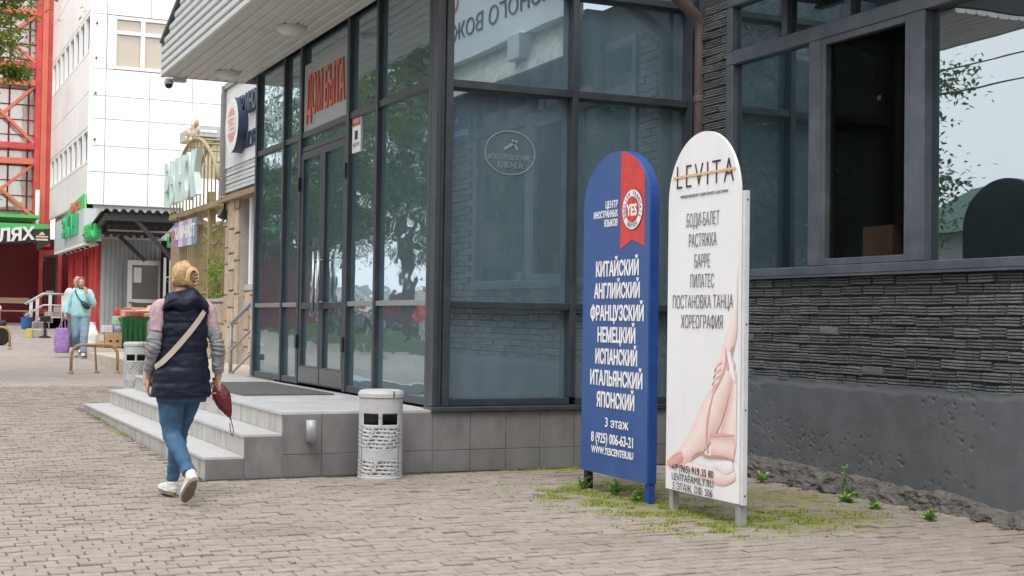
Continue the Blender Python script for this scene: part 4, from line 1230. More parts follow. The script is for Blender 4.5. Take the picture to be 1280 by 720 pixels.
MB().box(b.x + .02, 49.5, gz(50), BX + .0, 49.6, 3.3).build('door_surround', m_red, ra)
MB().box(-6, 47.2, 4.42, 4.62, RY, 4.52).build('canopy_top', m_lgreen, ra)
# black fascia with white letters
bf = empty('black_fascia', (2.5, 46.7, 3.6), 'black shop fascia with bold white letters and cream emblem at far left', 'sign')
FY2 = 46.7
a, b = onY(-60, 289, FY2), onY(63, 307, FY2)
MB().prism([(a.x, FY2, onY(0, 308, FY2).z), (onY(46, 302, FY2).x, FY2, onY(46, 303, FY2).z), (onY(46, 311, FY2).x, FY2, onY(46, 313, FY2).z), (onY(63, 304, FY2).x, FY2, onY(63, 304, FY2).z), (onY(63, 284, FY2).x, FY2, onY(63, 286, FY2).z), (a.x, FY2, onY(0, 291, FY2).z)], (0, .4, 0)).build('panel', mat('fascia_black', (.035, .03, .03), .5), bf)
text('ЛЯХ', 'lettering', .55, mx(onY(-3, 302, FY2 - .03), onY(40, 299, FY2) - onY(-3, 302, FY2), (0, 0, 1)), m_white, bf, align='LEFT', width=1.13, bold=.022, depth=.05)
m_cream = mat('cream_print', (.72, .62, .45), .5)
c = onY(52, 296, FY2 - .02)
MB().box(c.x - .17, FY2 - .02, c.z - .12, c.x + .20, FY2 - .003, c.z - .06).box(c.x - .17, FY2 - .02, c.z - .02, c.x + .20, FY2 - .003, c.z + .03).prism([(c.x - .1, FY2 - .02, c.z + .06), (c.x + .12, FY2 - .02, c.z + .06), (c.x + .01, FY2 - .02, c.z + .17)], (0, .015, 0)).build('emblem', m_cream, bf, kind='stuff')
MB().box(a.x, FY2 + .1, onY(0, 289, FY2).z, onY(62, 284, FY2).x, FY2 + .35, onY(0, 278, FY2).z).build('green_band', m_lgreen, bf)
# red steel tower
tw = empty('lift_tower', (2.5, 51, 4.6), 'red steel glazed lift tower with diagonal braces above the far red shop', 'tower')
TY = 49.2
cxs = [onY(58, 150, TY).x, onY(-75, 150, TY).x]
ztw0, ztw1 = 4.8, 17.5
MB().box(cxs[0] - .17, TY, ztw0 - 1.2, cxs[0] + .02, TY + .35, ztw1).build('column', m_orange, tw)
MB().box(cxs[0] + .03, TY + .02, ztw0 - 1.2, cxs[0] + .21, TY + .4, ztw1).build('column', m_red, tw)
MB().box(cxs[0] - .36, TY + .06, ztw0 - .2, cxs[0] - .18, TY + .4, ztw1).build('column', m_red, tw)
MB().box(cxs[1] - .17, TY, ztw0 - 1.2, cxs[1] + .17, TY + .35, ztw1).build('column', m_red, tw)
lv = [onY(50, v, TY).z for v in (274, 202, 183, 104, 82, 15, -18, -80)]
for i, z in enumerate(lv):
    MB().box(cxs[1] + .18, TY + .05, z - (.10 if i else .2), cxs[0] - .37, TY + .3, z + (.10 if i else .12)).build('beam', m_orange if i % 2 else m_red, tw)
xa, xb = cxs[0] - .38, cxs[0] - 1.72
xc, xd = xb, cxs[1] + .2
for (z0, z1) in ((lv[0], lv[1]), (lv[2], lv[3]), (lv[4], lv[5]), (lv[6], lv[7])):
    MB().bar((xa, TY + .12, z0 + .1), (xb - .7, TY + .12, z1 - .1), .10, .16, (0, 1, 0)).build('brace', m_orange, tw)
    MB().bar((xb - .7, TY + .20, z0 + .1), (xa, TY + .20, z1 - .1), .10, .16, (0, 1, 0)).build('brace', m_orange, tw)
for i in range(7):
    x = cxs[1] + .3 + i * .62
    MB().box(x, TY + .42, ztw0, x + .05, TY + .46, ztw1).build('glazing_bar', m_redwall, tw)
for i in range(24):
    z = ztw0 + i * .52
    MB().box(cxs[1], TY + .47, z, cxs[0] - .2, TY + .5, z + .03).build('glazing_rail', m_redwall, tw)
MB().box(cxs[1], TY + .52, ztw0 - .2, cxs[0] + .1, TY + .54, ztw1).build('glass_pane', glass('tower_glass', (.55, .50, .42), (.9, .9, .9), amt=.2, wave=.3, wscale=1.2, dust=.12), tw)
MB().box(cxs[1], TY + .9, ztw0 - .5, cxs[0] + .15, TY + 3.2, ztw1).build('shaft', m_beige, tw)
MB().tube([(onY(46, 290, TY - .2).x, TY - .2, onY(46, 290, TY).z - .4), (onY(46, 290, TY - .2).x, TY - .2, onY(46, 238, TY).z)], .07, 10).build('white_pipe', m_white, tw, smooth=True)

# steps and railing in front of the red shop
es = empty('shop_stairs', (4.6, 44.5, gz(44)), 'small concrete stairs with white metal railing at the red shop door', 'stairs')
x0, x1 = onY(40, 400, 44.5).x, onY(80, 400, 44.5).x
for i in range(4):
    MB().box(x0 + i * .28, 44.0, gz(43) - .05, x1 + .3, 46.5, gz(44) + .17 * (i + 1)).build('step', m_conc, es)
rl = m_galv
def rail(y, dx=0):
    pts = [onY(31, 380, y), onY(54, 367, y), onY(84, 368, y)]
    for k, dz in enumerate((0, -.35, -.72)):
        MB().tube([p + Vector((dx, 0, dz)) for p in pts], .032 if k == 0 else .022, 8).build('handrail' if k == 0 else 'rail_bar', m_lgrey, es, smooth=True)
    for u, v in ((38, 376), (46, 372), (62, 367), (78, 368)):
        p = onY(u, v, y)
        MB().tube([(p.x + dx, y, gz(y) - .02), (p.x + dx, y, p.z)], .025, 8).build('rail_post', m_lgrey, es, smooth=True)
rail(43.9); rail(44.9, .05)
bn = empty('bench', (3.2, 46.5, gz(46)), 'long wooden bench against the dark red wall', 'bench')
bx1 = onY(38, 400, 46.5).x
MB().box(bx1 - 2.6, 46.4, gz(46.5) + .43, bx1, 46.85, gz(46.5) + .48).build('seat', m_wood, bn, bevel=.01)
MB().box(bx1 - 2.6, 46.95, gz(46.5) + .7, bx1, 47.0, gz(46.5) + .88).build('backrest', m_wood, bn, bevel=.01)
for x in (bx1 - 2.3, bx1 - .95, bx1 - .12): MB().box(x - .05, 46.42, gz(46.5) - .02, x + .05, 46.98, gz(46.5) + .43).build('leg', m_wood, bn)
pb = onY(33, 411, 43.3)
MB().lathe([(.13, 0), (.17, .34), (.18, .36), (.165, .36), (.15, .05)], 14, (pb.x, 43.3, gz(43.3))).build('bucket', mat('bucket_blue', (.03, .12, .36), .4), smooth=False, label='small blue bucket beside the shop stairs', cat='bucket')
pc = onY(43, 424, 38.5)
cbk = empty('kerb_block', (pc.x, 38.5, gz(38.5)), 'grey concrete block with yellow painted end by the shop stairs', 'block')
MB().box(pc.x - .05, 38.4, gz(38.5) - .01, pc.x + .32, 38.75, gz(38.5) + .22).build('block', m_conc, cbk, bevel=.03)
MB().box(pc.x - .20, 38.395, gz(38.5) - .01, pc.x - .052, 38.755, gz(38.5) + .225).build('painted_end', mat('yellow_paint', (.6, .48, .1), .6, var=.2), cbk, bevel=.02)
pu = onY(56, 424, 38.3)
ua = empty('ashtray_stand', (pu.x, 38.3, gz(38.3)), 'black pedestal ashtray in front of the concrete stairs', 'ashtray')
MB().lathe([(.15, 0), (.15, .03), (.03, .06), (.025, .42)], 12, (pu.x, 38.3, gz(38.3))).build('stand', m_black, ua)
MB().box(pu.x - .13, 38.2, gz(38.3) + .42, pu.x + .13, 38.4, gz(38.3) + .58).build('bowl', m_black, ua, bevel=.02)

# ---------------------------------------------------------------- market stall with goods
sl = empty('market_stall', (5.6, 33.6, gz(33.5)), 'street stall table draped in green cloth with goods on top', 'stall')
SYy = 33.4
a, b = onY(153, 396, SYy), onY(190, 434, SYy)
cloth = MB()
nx, nz2 = 28, 8
for i in range(nx + 1):
    for j in range(nz2 + 1):
        x = a.x + (b.x - a.x) * i / nx; z = a.z + (gz(SYy) - a.z) * j / nz2
        cloth.v.append((x, SYy + .05 * math.sin(i * 1.3) * j / nz2 + .02 * math.sin(i * 3.1 + j), z))
for i in range(nx):
    for j in range(nz2):
        q = i * (nz2 + 1) + j
        cloth.face((q, q + 1, q + nz2 + 2, q + nz2 + 1))
cloth.build('cloth', mat('green_cloth', (.012, .09, .025), .85, var=.2, scale=6), sl, smooth=True, fix=False)
MB().box(a.x - .02, SYy + .08, a.z - .03, b.x + .05, SYy + 1.2, a.z).build('tabletop', m_wood, sl)
for (x, y) in ((a.x + .05, SYy + .14), (b.x - .05, SYy + .14), (a.x + .05, SYy + 1.1), (b.x - .05, SYy + 1.1)): MB().box(x - .03, y - .03, gz(SYy) - .02, x + .03, y + .03, a.z - .03).build('leg', m_galv, sl)
rnd = random.Random(3)
gcols = [(.6, .35, .2), (.5, .08, .08), (.65, .6, .55), (.55, .3, .12), (.3, .12, .1), (.7, .5, .45), (.45, .38, .2), (.6, .58, .6)]
for i in range(16):
    x = a.x + .05 + (b.x - a.x) * rnd.random(); y = SYy + .15 + rnd.random() * .8
    h = .05 + .16 * (y - SYy) + rnd.random() * .06
    col_ = gcols[i % 8]
    fb_ = MB().obox((x, y, a.z + h / 2), (rnd.uniform(.22, .36), rnd.uniform(.16, .26), h), Matrix.Rotation(rnd.uniform(-.4, .4), 3, 'Z'))
    fb_.build('folded_garment', mat('cloth_%d' % (i % 8), col_, .9, var=.3, scale=14), bevel=.02, label=['orange tan', 'dark red', 'off-white', 'ochre', 'brown', 'pale pink', 'olive', 'pale grey'][i % 8] + (' folded garment in the pile on the green stall' if i < 8 else ' garment folded flat among the goods on the green stall'), cat='garment', group='folded garments on the stall')
for i, (u, m_) in enumerate(((189, (.62, .38, .18)), (199, (.6, .52, .36)))):
    p = onY(u, 381, SYy + .7)
    MB().lathe([(.19, 0), (.185, .012), (.12, .02), (.115, .07), (.08, .12), (1e-6, .13)], 16, (p.x, SYy + .7, a.z + .16)).build('straw_hat', mat('straw_%d' % i, m_, .9, var=.2, scale=30), smooth=True, label=('orange brown straw hat on the stall goods' if i == 0 else 'pale straw hat on the stall beside the brown hat'), cat='hat')
def carton(u0, v0, u1, v1, y, d, m, label, name='carton', holes=False):
    a_, b_ = onY(u0, v0, y), onY(u1, v1, y)
    e = empty(name, ((a_.x + b_.x) / 2, y, b_.z), label, 'box')
    MB().box(a_.x, y, b_.z, b_.x, y + d, a_.z).build('box_body', m, e, bevel=.008)
    if holes:
        for t in (.3, .7):
            MB().box(a_.x + (b_.x - a_.x) * t - .03, y - .004, b_.z + .12, a_.x + (b_.x - a_.x) * t + .03, y - .001, b_.z + .17).build('hand_hole', m_dark, e)
    else:
        MB().box(a_.x + .02, y - .004, (a_.z + b_.z) / 2, b_.x - .02, y - .001, a_.z - .02).build('label', m_lgrey, e)
carton(132, 416, 153, 434, 33.7, .4, mat('carton_brown', (.48, .30, .15), .85, var=.1), 'open brown cardboard box with hand holes left of the stall', holes=True)
carton(129, 407, 141, 415.5, 33.8, .3, mat('carton_white', (.6, .58, .6), .7, var=.2, scale=9), 'small white printed box on top of the brown cardboard box')
carton(142, 406, 152, 415.5, 33.85, .3, mat('carton_blue', (.2, .26, .4), .7, var=.3, scale=9), 'small blue grey box on top of the brown cardboard box')
carton(141, 395, 153, 405.5, 33.95, .06, mat('pale_green_card', (.30, .62, .34), .7), 'pale green card board standing on boxes beside the green cloth', 'card')
carton(123, 418, 130.5, 434, 33.8, .35, mat('carton_tan', (.55, .40, .24), .85), 'narrow tan cardboard box at the left end of the boxes')

# ---------------------------------------------------------------- stone pillar house with round logo board
SXp = 5.42
ph = empty('stone_house', (8, 21.5, .5), 'low house with sandstone pillars behind the glass entrance', 'building')
MB().box(SXp + .32, 17.9, .4, 11.5, 23.9, 5.6).build('wall', m_beige, ph)
def stones(parent, x, ya, yb, z0, z1, sw, sh, m=m_stone, seed=1):
    rnd = random.Random(seed)
    y = ya
    while y < yb - .03:
        w_ = min(sw * rnd.uniform(.7, 1.3), yb - y)
        z = z0 - rnd.uniform(0, sh * .4)
        while z < z1 - .02:
            h = sh * rnd.uniform(.6, 1.4)
            zb2, zt2 = max(z, z0), min(z + h, z1)
            if zt2 - zb2 > .03 and w_ > .03:
                j = lambda: rnd.uniform(-.02, .02)
                g = .008
                pts = [(x, y + g + max(0, j()), zb2 + g + max(0, j())), (x, y + w_ - g - max(0, j()), zb2 + g + max(0, j())), (x, y + w_ - g - max(0, j()), zt2 - g - max(0, j())), (x, y + g + max(0, j()), zt2 - g - max(0, j()))]
                MB().prism(pts, (-.03 - rnd.random() * .025, 0, 0)).build('stone', m, parent, bevel=.008)
            z += h
        y += w_
pl1 = MB().box(SXp, 22.75, .45, SXp + .5, 23.75, 3.75).build('pillar', m_conc, ph)
stones(pl1, SXp, 22.75, 23.75, .5, 3.72, .33, .42, seed=4)
yq = 22.75
MB().box(SXp + .1, 21.6, .45, SXp + .3, 22.74, 1.75).build('parapet', m_conc, ph)
stones(ph.children[-1], SXp + .1, 21.6, 22.74, .5, 1.73, .3, .4, seed=6)
wn = MB().box(SXp + .14, 20.2, 1.85, SXp + .3, 22.7, 3.6).build('window', m_darkglass, ph)
MB().box(SXp + .08, 22.35, 1.78, SXp + .18, 22.5, 3.62).build('frame', m_white, wn)
MB().box(SXp + .06, 20.2, 1.74, SXp + .3, 22.72, 1.84).build('window_sill', m_conc, ph)
# logo board
lb = empty('logo_board', (5.3, 22.5, 3.7), 'white wall board with round dark rimmed emblem beside the glass building', 'sign')
LX = 5.30
z0, z1 = onX(285, 210, LX).z, onX(285, 115, LX).z
ye = onX(277, 150, LX).y
MB().box(LX, 18.0, z0, LX + .1, ye - .35, z1 + .05).build('panel', mat('board_white', (.74, .74, .76), .45, var=.04), lb)
MB().box(LX - .06, ye - .34, z0 - .45, LX + .35, ye - .22, z1 + .12).box(LX - .02, ye - .2, z0 - .40, LX + .35, ye, z1 + .02).build('end_frame', mat('board_frame', (.22, .2, .2), .5), lb)
MB().box(LX - .04, 18.0, z1 + .052, LX + .2, ye - .35, z1 + .14).build('top_frame', mat('board_frame2', (.3, .29, .29), .5), lb)
for i in range(6): MB().box(LX + .02 - .01 * (i % 2), 18.0, z0 - .06 - .07 * i, LX + .12, ye - .36, z0 - .005 - .07 * i).build('louvre', m_lgrey, lb)
MB().box(LX - .03, 18.0, z0 - .56, 5.9, ye, z0 - .47).build('board_soffit', m_wood, lb)
cy, cz = onX(291, 152, LX - .15).y, onX(291, 152, LX - .15).z
m_pale_red = mat('faded_red', (.70, .30, .28), .5, var=.05)
rl_ = (onX(291, 129, LX).z - onX(291, 195, LX).z) / 2
cz = (onX(292, 130, LX).z + onX(292, 195, LX).z) / 2
dc = disc(MB(), face_mx((LX - .16, cy, cz)), rl_, n=40, t=-.16).build('emblem_drum', mat('navy_rim', (.03, .045, .10), .4), lb)
disc(MB(), face_mx((LX - .165, cy, cz)), rl_ * .99, n=40, t=.004).build('emblem_face', m_white, dc)
disc(MB(), face_mx((LX - .171, cy, cz)), rl_ * .62, n=40, t=.004).build('emblem_centre', m_pale_red, dc)
MB().box(LX - .178, cy - rl_ * .64, cz - rl_ * .3, LX - .175, cy + rl_ * .64, cz + rl_ * .3).build('emblem_band', m_white, dc)
text('YES', 'lettering', rl_ * .62, face_mx((LX - .18, cy, cz - rl_ * .2)), m_pale_red, dc, width=rl_ * 1.0, bold=.008, depth=.004)
m_navy = mat('navy_letters', (.03, .045, .09), .4)
text('ЦЕНТР ИНОСТРАННЫХ', 'lettering', .40, face_mx((LX - .05, ye - .95, onX(300, 138, LX).z - .13)), m_navy, lb, align='LEFT', width=3.6, bold=.012, depth=.09)
text('WWW.YESCENTER.RU', 'lettering', .36, face_mx((LX - .02, ye - 1.15, onX(300, 178, LX).z - .15)), m_navy, lb, align='LEFT', width=3.2, bold=.006, depth=.03)
fl_ = empty('flood_lamp', (5.35, 23.6, 3.4), 'small black floodlight under the white logo board', 'lamp')
MB().tube([(5.36, 23.7, z0 - .56), (5.36, 23.7, z0 - .68)], .02, 6).build('stem', m_black, fl_)
MB().obox((5.34, 23.72, z0 - .76), (.14, .2, .16), Matrix.Rotation(R(25), 3, 'Y')).build('head', m_black, fl_, bevel=.02)

# raised landing behind the glass building and its stair railing
MB().box(3.9, 18.2, -.05, 9, 30, .515).build('raised_path', mat('raised_path', (.5, .44, .37), .85, var=.15, scale=2), kind='structure')
hr = empty('stair_railing', (4.5, 18.8, .52), 'grey steel stair railing beside the far end of the glass building', 'railing')
A0, A1 = Vector((4.42, 19.05, 0)), Vector((4.78, 18.55, 0))
def hp(u, v, y): return onY(u, v, y)
P0, P1 = hp(289, 405, 19.0), hp(316, 376, 18.4)
for dz, r_ in ((0, .028), (-.37, .018), (-.70, .018)):
    MB().tube([P0 + Vector((0, 0, dz)), P1 + Vector((0, 0, dz))], r_, 8).build('handrail' if dz == 0 else 'rail_bar', m_galv, hr, smooth=True)
MB().tube([(P0.x, P0.y, .50), P0], .026, 8).build('rail_post', m_galv, hr, smooth=True)
MB().tube([(P1.x, P1.y, .50), P1], .026, 8).build('rail_post', m_galv, hr, smooth=True)
h2 = empty('stair_railing', (4.0, 23.0, .5), 'short grey steel railing left of the walking woman by the second bin', 'railing')
Q0, Q1 = hp(186, 404, 24.5), hp(196, 386, 24.0)
MB().tube([Q0 - Vector((0, 0, Q0.z - gz(24.5) + .02)), Q0, Q1], .03, 8).build('handrail', m_galv, h2, smooth=True)
MB().tube([Q1 - Vector((0, 0, Q1.z - gz(24) + .02)), Q1 + Vector((0, 0, .01))], .028, 8).build('rail_post', m_galv, h2, smooth=True)

# ---------------------------------------------------------------- iron fence on stone base, arched gate sign
FX5 = 5.58
fe = empty('iron_fence', (FX5, 26.5, .5), 'olive iron bar fence with wavy top on a sandstone base', 'fence')
zb0 = .5; zst = onX(280, 373, FX5).z
base_ = MB().box(FX5, 23.8, .45, FX5 + .25, 29.4, zst - .06).build('stone_base', m_conc, fe)
stones(base_, FX5, 23.8, 29.4, .5, zst - .08, .26, .55, seed=11)
MB().box(FX5 - .06, 23.8, zst - .06, FX5 + .3, 29.4, zst).build('coping', m_conc, fe, bevel=.01)
ztopf = lambda y: 3.05 + .16 * math.sin((y - 23.8) * 2.2)
y = 23.9
while y < 29.2:
    MB().box(FX5 + .09, y, zst, FX5 + .112, y + .022, ztopf(y)).build('bar', m_olive, fe)
    y += .21
tr_ = MB().tube([(FX5 + .10, 23.85 + i * .18, ztopf(23.85 + i * .18) + .02) for i in range(30)], .028, 6).build('top_rail', m_olive, fe, smooth=True)
MB().tube([(FX5 + .10, 23.85 + i * .18, ztopf(23.85 + i * .18) - .22) for i in range(30)], .02, 6).build('second_rail', m_olive, fe, smooth=True)
MB().box(FX5 + .08, 23.85, zst + .12, FX5 + .13, 29.2, zst + .16).build('lower_rail', m_olive, fe)
for yy in (onX(258, 300, FX5).y, 28.9): MB().box(FX5 + .03, yy - .06, .5, FX5 + .16, yy + .06, onX(258, 240, FX5).z if yy < 28 else 3.4).build('post', m_olive, fe)
ga = empty('arched_gate_sign', (FX5, 27.3, 3.6), 'arched iron gate sign with faded teal letters beside white building', 'sign')
GX = FX5 - .02
y0_, y1_ = onX(272, 230, GX).y, onX(212, 230, GX).y
zg0 = onX(245, 262, GX).z - .05
zarc = lambda y: onX(265, 228, GX).z + 1.0 * math.sin(math.pi * min(1, max(0, (y - y0_) / (y1_ - y0_)))) ** .8
MB().box(GX, y0_, zg0, GX + .5, y1_, zg0 + .1).build('bottom_rail', m_olive, ga)
n = 14
for i in range(n + 1):
    y = y0_ + (y1_ - y0_) * i / n
    MB().box(GX + .02, y - .013, zg0 + .1, GX + .045, y + .013, zarc(y)).build('bar', m_olive, ga)
for dx in (.03, .46): MB().tube([(GX + dx, y0_ + (y1_ - y0_) * i / 20, zarc(y0_ + (y1_ - y0_) * i / 20) + .02) for i in range(21)], .04, 6).build('arch_rail', m_olive, ga, smooth=True)
for i in range(12):
    y = y0_ + (y1_ - y0_) * i / 11
    MB().tube([(GX + .03, y, zarc(y) + .02), (GX + .46, y, zarc(y) + .02)], .02, 5).build('arch_tie', m_olive, ga)
y = y0_
for i in range(8):
    yy = y0_ + .02; MB().box(GX + .06 + i * .055, yy - .02, zg0 + .1, GX + .09 + i * .055, yy + .01, zarc(y0_)).build('side_bar', m_olive, ga)
text('РЫНОК', 'lettering', 1.15, face_mx((GX - .12, (y0_ + y1_) / 2 + .35, zg0 + .30)), m_teal, ga, width=3.3, bold=.03, depth=.12)
cr = MB()
for i in range(9):
    t = i / 8; yy = (y0_ + y1_) / 2 + .3 + (t - .5) * 1.2
    cr.ell((GX + .05, yy, zarc(yy) + .18 + .18 * math.sin(t * 9)), (.04, .08, .09), 8, 6)
cr.build('crest', mat('old_gold', (.58, .46, .27), .5, var=.2), ga, smooth=True, kind='stuff')
hb = empty('hanging_banner', (GX, 27.5, 3.0), 'small purple and blue banner hanging below the arched gate sign', 'banner')
ya, yb = onX(247, 270, GX).y, onX(219, 270, GX).y
for i in range(5):
    a_ = ya + (yb - ya) * i / 5; b_ = ya + (yb - ya) * (i + 1) / 5 - .04
    MB().box(GX - .02, a_, zg0 - .62, GX + .0, b_, zg0 - .1).build('banner_panel', mat('banner_%d' % i, [(.2, .26, .36), (.55, .57, .62), (.38, .3, .5), (.6, .55, .62), (.35, .16, .4)][i], .6, var=.2, scale=12), hb)
for yy in (ya + .2, yb - .3): MB().box(GX - .015, yy, zg0 - .11, GX - .005, yy + .03, zg0 + .02).build('hanger', m_black, hb)
text('ХИМЧИСТ', 'lettering', .34, face_mx((GX - .025, (ya + yb) / 2, zg0 - .46)), m_white, hb, width=(yb - ya) * .9, bold=.008, depth=.006)
# shed with pale corrugated roof behind the fence
sh = empty('shed', (9, 31, .5), 'brown boarded shed with pale corrugated roof behind the iron fence', 'shed')
for i in range(9):
    MB().box(6.2, 30.0, .5 + i * .3, 11, 30.08, .5 + i * .3 + .28).build('board', m_wood, sh)
rf = MB()
for i in range(61):
    x = 6.0 + i * .09; dz = .03 * (i % 2)
    rf.v += [(x, 29.7, 3.35 + dz), (x, 33.2, 4.6 + dz)]
for i in range(60): rf.face((2 * i, 2 * i + 1, 2 * i + 3, 2 * i + 2))
rf.build('roof', m_roofpale, sh, fix=False)
MB().box(6.2, 30.1, .4, 11, 33, 3.3).build('wall', m_wood, sh)
bt = empty('beige_block', (7.6, 34, 3), 'beige tiled stair head with grey louvre above the arched gate sign', 'building')
a, b = onY(246, 176, 34), onY(270, 232, 34)
MB().box(a.x, 34, .5, b.x + .6, 35.5, a.z).build('wall', m_conc, bt)
for i in range(4):
    for j in range(2):
        w_ = (b.x + .5 - a.x) / 2
        MB().box(a.x + j * w_ + .01, 33.97, a.z - (i + 1) * .32 + .01, a.x + (j + 1) * w_ - .01, 34, a.z - i * .32).build('tile', m_beige, bt)
c, d = onY(242, 157, 33.9), onY(270, 172, 33.9)
MB().box(c.x, 33.8, d.z, d.x + .5, 35.6, c.z).build('roof_box', m_grey, bt)
MB().box(c.x + .15, 33.78, d.z + .1, d.x, 33.8, d.z + .16).build('tube_lamp', m_white, bt)
# overhead cables above the road
for i, (x, z, lab) in enumerate(((-9.5, 8.6, 'upper overhead cable along the road, mirrored in the right window'), (-10.2, 7.9, 'middle overhead cable along the road, mirrored in the right window'), (-9.0, 7.0, 'lower overhead cable along the road, mirrored in the right window'))):
    MB().tube([(x, -12 + k * 4, z + 1.1 * ((k - 9) / 9) ** 2 * .6) for k in range(19)], .022, 5).build('overhead_cable', m_black, label=lab, cat='cable')
# ---------------------------------------------------------------- litter bins
m_bin = mat('bin_grey_paint', (.45, .455, .455), .5, var=.08, scale=8, stain=(.30, .24, .19), stain_amt=.5, stain_scale=9)
def make_bin(loc, rz, label):
    e = empty('litter_bin', loc, label, 'bin', 'grey perforated litter bins', rz=rz, local=True)
    R0, Hh, n = .178, .70, 72
    zs = [i * Hh * .94 / 66 for i in range(67)]
    sh_ = MB()
    for z in zs:
        r = R0 * (1 + .02 * (1 - z / Hh))
        for k in range(n):
            a = 2 * math.pi * k / n
            rr = r
            t = z / Hh
            if (.04 < t < .24 or .35 < t < .585): rr += .0035 * math.sin(z * 190 + .8 * math.sin(3 * a) + k * .5)
            sh_.v.append((rr * math.cos(a), rr * math.sin(a), z))
    for i in range(len(zs) - 1):
        t = (zs[i] + zs[i + 1]) / 2 / Hh
        for k in range(n):
            a = (k + .5) / n * 360
            da = (a + 90 + 180) % 360 - 180                # angle from -Y (front)
            side = abs(abs(da) - 90) < 50
            if .625 < t < .75 and abs(da) < 52 and not abs(da) < 5: continue
            if (.05 < t < .235 or .36 < t < .58) and abs(da) < 52:
                if i % 3 == 1 and (k + (i // 3) * 2) % 4 in (0, 1, 2) and ((k * 7 + i * 5) % 11) > 2: continue
            if .03 < t < .62 and 56 < abs(da) < 62 and i % 2 == 0: continue
            j = (k + 1) % n
            sh_.face((i * n + k, i * n + j, (i + 1) * n + j, (i + 1) * n + k))
    o = sh_.build('shell', m_bin, e, smooth=True, fix=False)
    s = o.modifiers.new('t', 'SOLIDIFY'); s.thickness = .004; s.offset = -1
    MB().lathe([(.168, .012), (.168, .44), (.15, .44), (.15, .03)], 32).build('liner', mat('liner', (.20, .20, .195), .7, var=.3, scale=18), e)
    MB().lathe([(.165, .60), (.13, .61), (.1, .60)], 24).build('ash_plate', mat('ash', (.14, .13, .12), .8), e)
    MB().lathe([(.184, -.005), (.186, .012), (.182, .022)], 40).build('foot_ring', m_bin, e)
    MB().lathe([(.182, .655), (.188, .66), (.188, .69), (.183, .697), (.176, .712), (.15, .718), (1e-6, .715)], 40).build('lid', m_bin, e, smooth=False)
    MB().box(-.012, -.184, .50, .012, -.172, .54).build('latch', m_bin, e)
    MB().box(.10, -.162, .66, .112, -.155, .712).build('rust_mark', m_rust, e)
    return e
b1 = make_bin((3.735, 10.70, 0.004), R(-20), 'grey perforated litter bin standing against the tiled building base')
b2 = dup(b1, (3.50, 21.2, gz(21.2) + .004), R(-10), label='grey litter bin beyond the far end of the entrance steps')

# ---------------------------------------------------------------- tubular bike hoops
def hoop(p0, p1, lab, h=.52):
    e = empty('bike_hoop', ((p0[0] + p1[0]) / 2, (p0[1] + p1[1]) / 2, gz(p0[1])), lab, 'bike hoop', 'tan tubular bike hoops')
    p0 = Vector((p0[0], p0[1], gz(p0[1]) - .02)); p1 = Vector((p1[0], p1[1], gz(p1[1]) - .02))
    d = (p1 - p0); L = d.length; d = d / L
    pts = [p0, p0 + Vector((0, 0, h - .18))]
    for i in range(1, 7):
        a = math.pi / 2 * i / 6; pts.append(p0 + d * (.18 * (1 - math.cos(a))) + Vector((0, 0, h - .18 + .18 * math.sin(a))))
    for i in range(0, 7):
        a = math.pi / 2 * i / 6; pts.append(p1 - d * (.18 * (1 - math.sin(a))) + Vector((0, 0, h - .18 + .18 * math.cos(a))))
    pts.append(p1)
    MB().tube(pts, .027, 10).build('tube', m_tan, e, smooth=True)
    mid = (p0 + p1) / 2
    MB().tube([mid + Vector((0, 0, h + .02)), mid + Vector((.06, .16, .03))], .018, 8).build('brace', m_tan, e, smooth=True)
    for p in (p0, p1, mid + Vector((.06, .16, 0))):
        MB().lathe([(.05, 0), (.05, .03), (.03, .05)], 10, (p.x, p.y, p.z + .02)).build('foot_plate', m_tan, e)
hoop((3.01, 24.9), (3.80, 24.95), 'tan tubular bike hoop in front of the woman in the turquoise top')
hoop((1.9, 32.8), (2.64, 32.85), 'tan tubular bike hoop at the left edge of the picture')

# ---------------------------------------------------------------- people
def cr(P, n):
    """Catmull-Rom resampling of tuples"""
    out = []
    for i in range(len(P) - 1):
        a, b, c, d = P[max(0, i - 1)], P[i], P[i + 1], P[min(len(P) - 1, i + 2)]
        for k in range(n):
            t = k / n
            out.append(tuple(.5 * (2 * b[j] + (c[j] - a[j]) * t + (2 * a[j] - 5 * b[j] + 4 * c[j] - d[j]) * t * t + (-a[j] + 3 * b[j] - 3 * c[j] + d[j]) * t ** 3) for j in range(len(b))))
    out.append(tuple(P[-1]))
    return out
def loft(mb, rings, n=16, sub=4, u0=(1, 0, 0), fn=None, cap=True):
    """rings: (x, y, z, half width along u, half width across)"""
    rs = cr(rings, sub)
    base = len(mb.v)
    pts = [Vector(r[:3]) for r in rs]
    u = Vector(u0)
    for i, r in enumerate(rs):
        if i == 0: t = pts[1] - pts[0]
        elif i == len(rs) - 1: t = pts[-1] - pts[-2]
        else: t = pts[i + 1] - pts[i - 1]
        t.normalize()
        u = (u - t * u.dot(t)).normalized(); w_ = t.cross(u)
        for k in range(n):
            a = 2 * math.pi * k / n
            p = pts[i] + u * math.cos(a) * r[3] + w_ * math.sin(a) * r[4]
            if fn: p = fn(p, i / (len(rs) - 1), a, (p - pts[i]).normalized())
            mb.v.append(tuple(p))
    for i in range(len(rs) - 1):
        for k in range(n):
            a, b = base + i * n + k, base + i * n + (k + 1) % n
            mb.face((a, b, b + n, a + n))
    if cap:
        mb.face([base + k for k in range(n)][::-1]); mb.face([base + (len(rs) - 1) * n + k for k in range(n)])
    return mb
def blob(mb, c, r, fn=None, n=18, m=12):
    base = len(mb.v); mb.ell(c, r, n, m)
    if fn:
        for i in range(base, len(mb.v)): mb.v[i] = tuple(fn(Vector(mb.v[i])))
    return mb
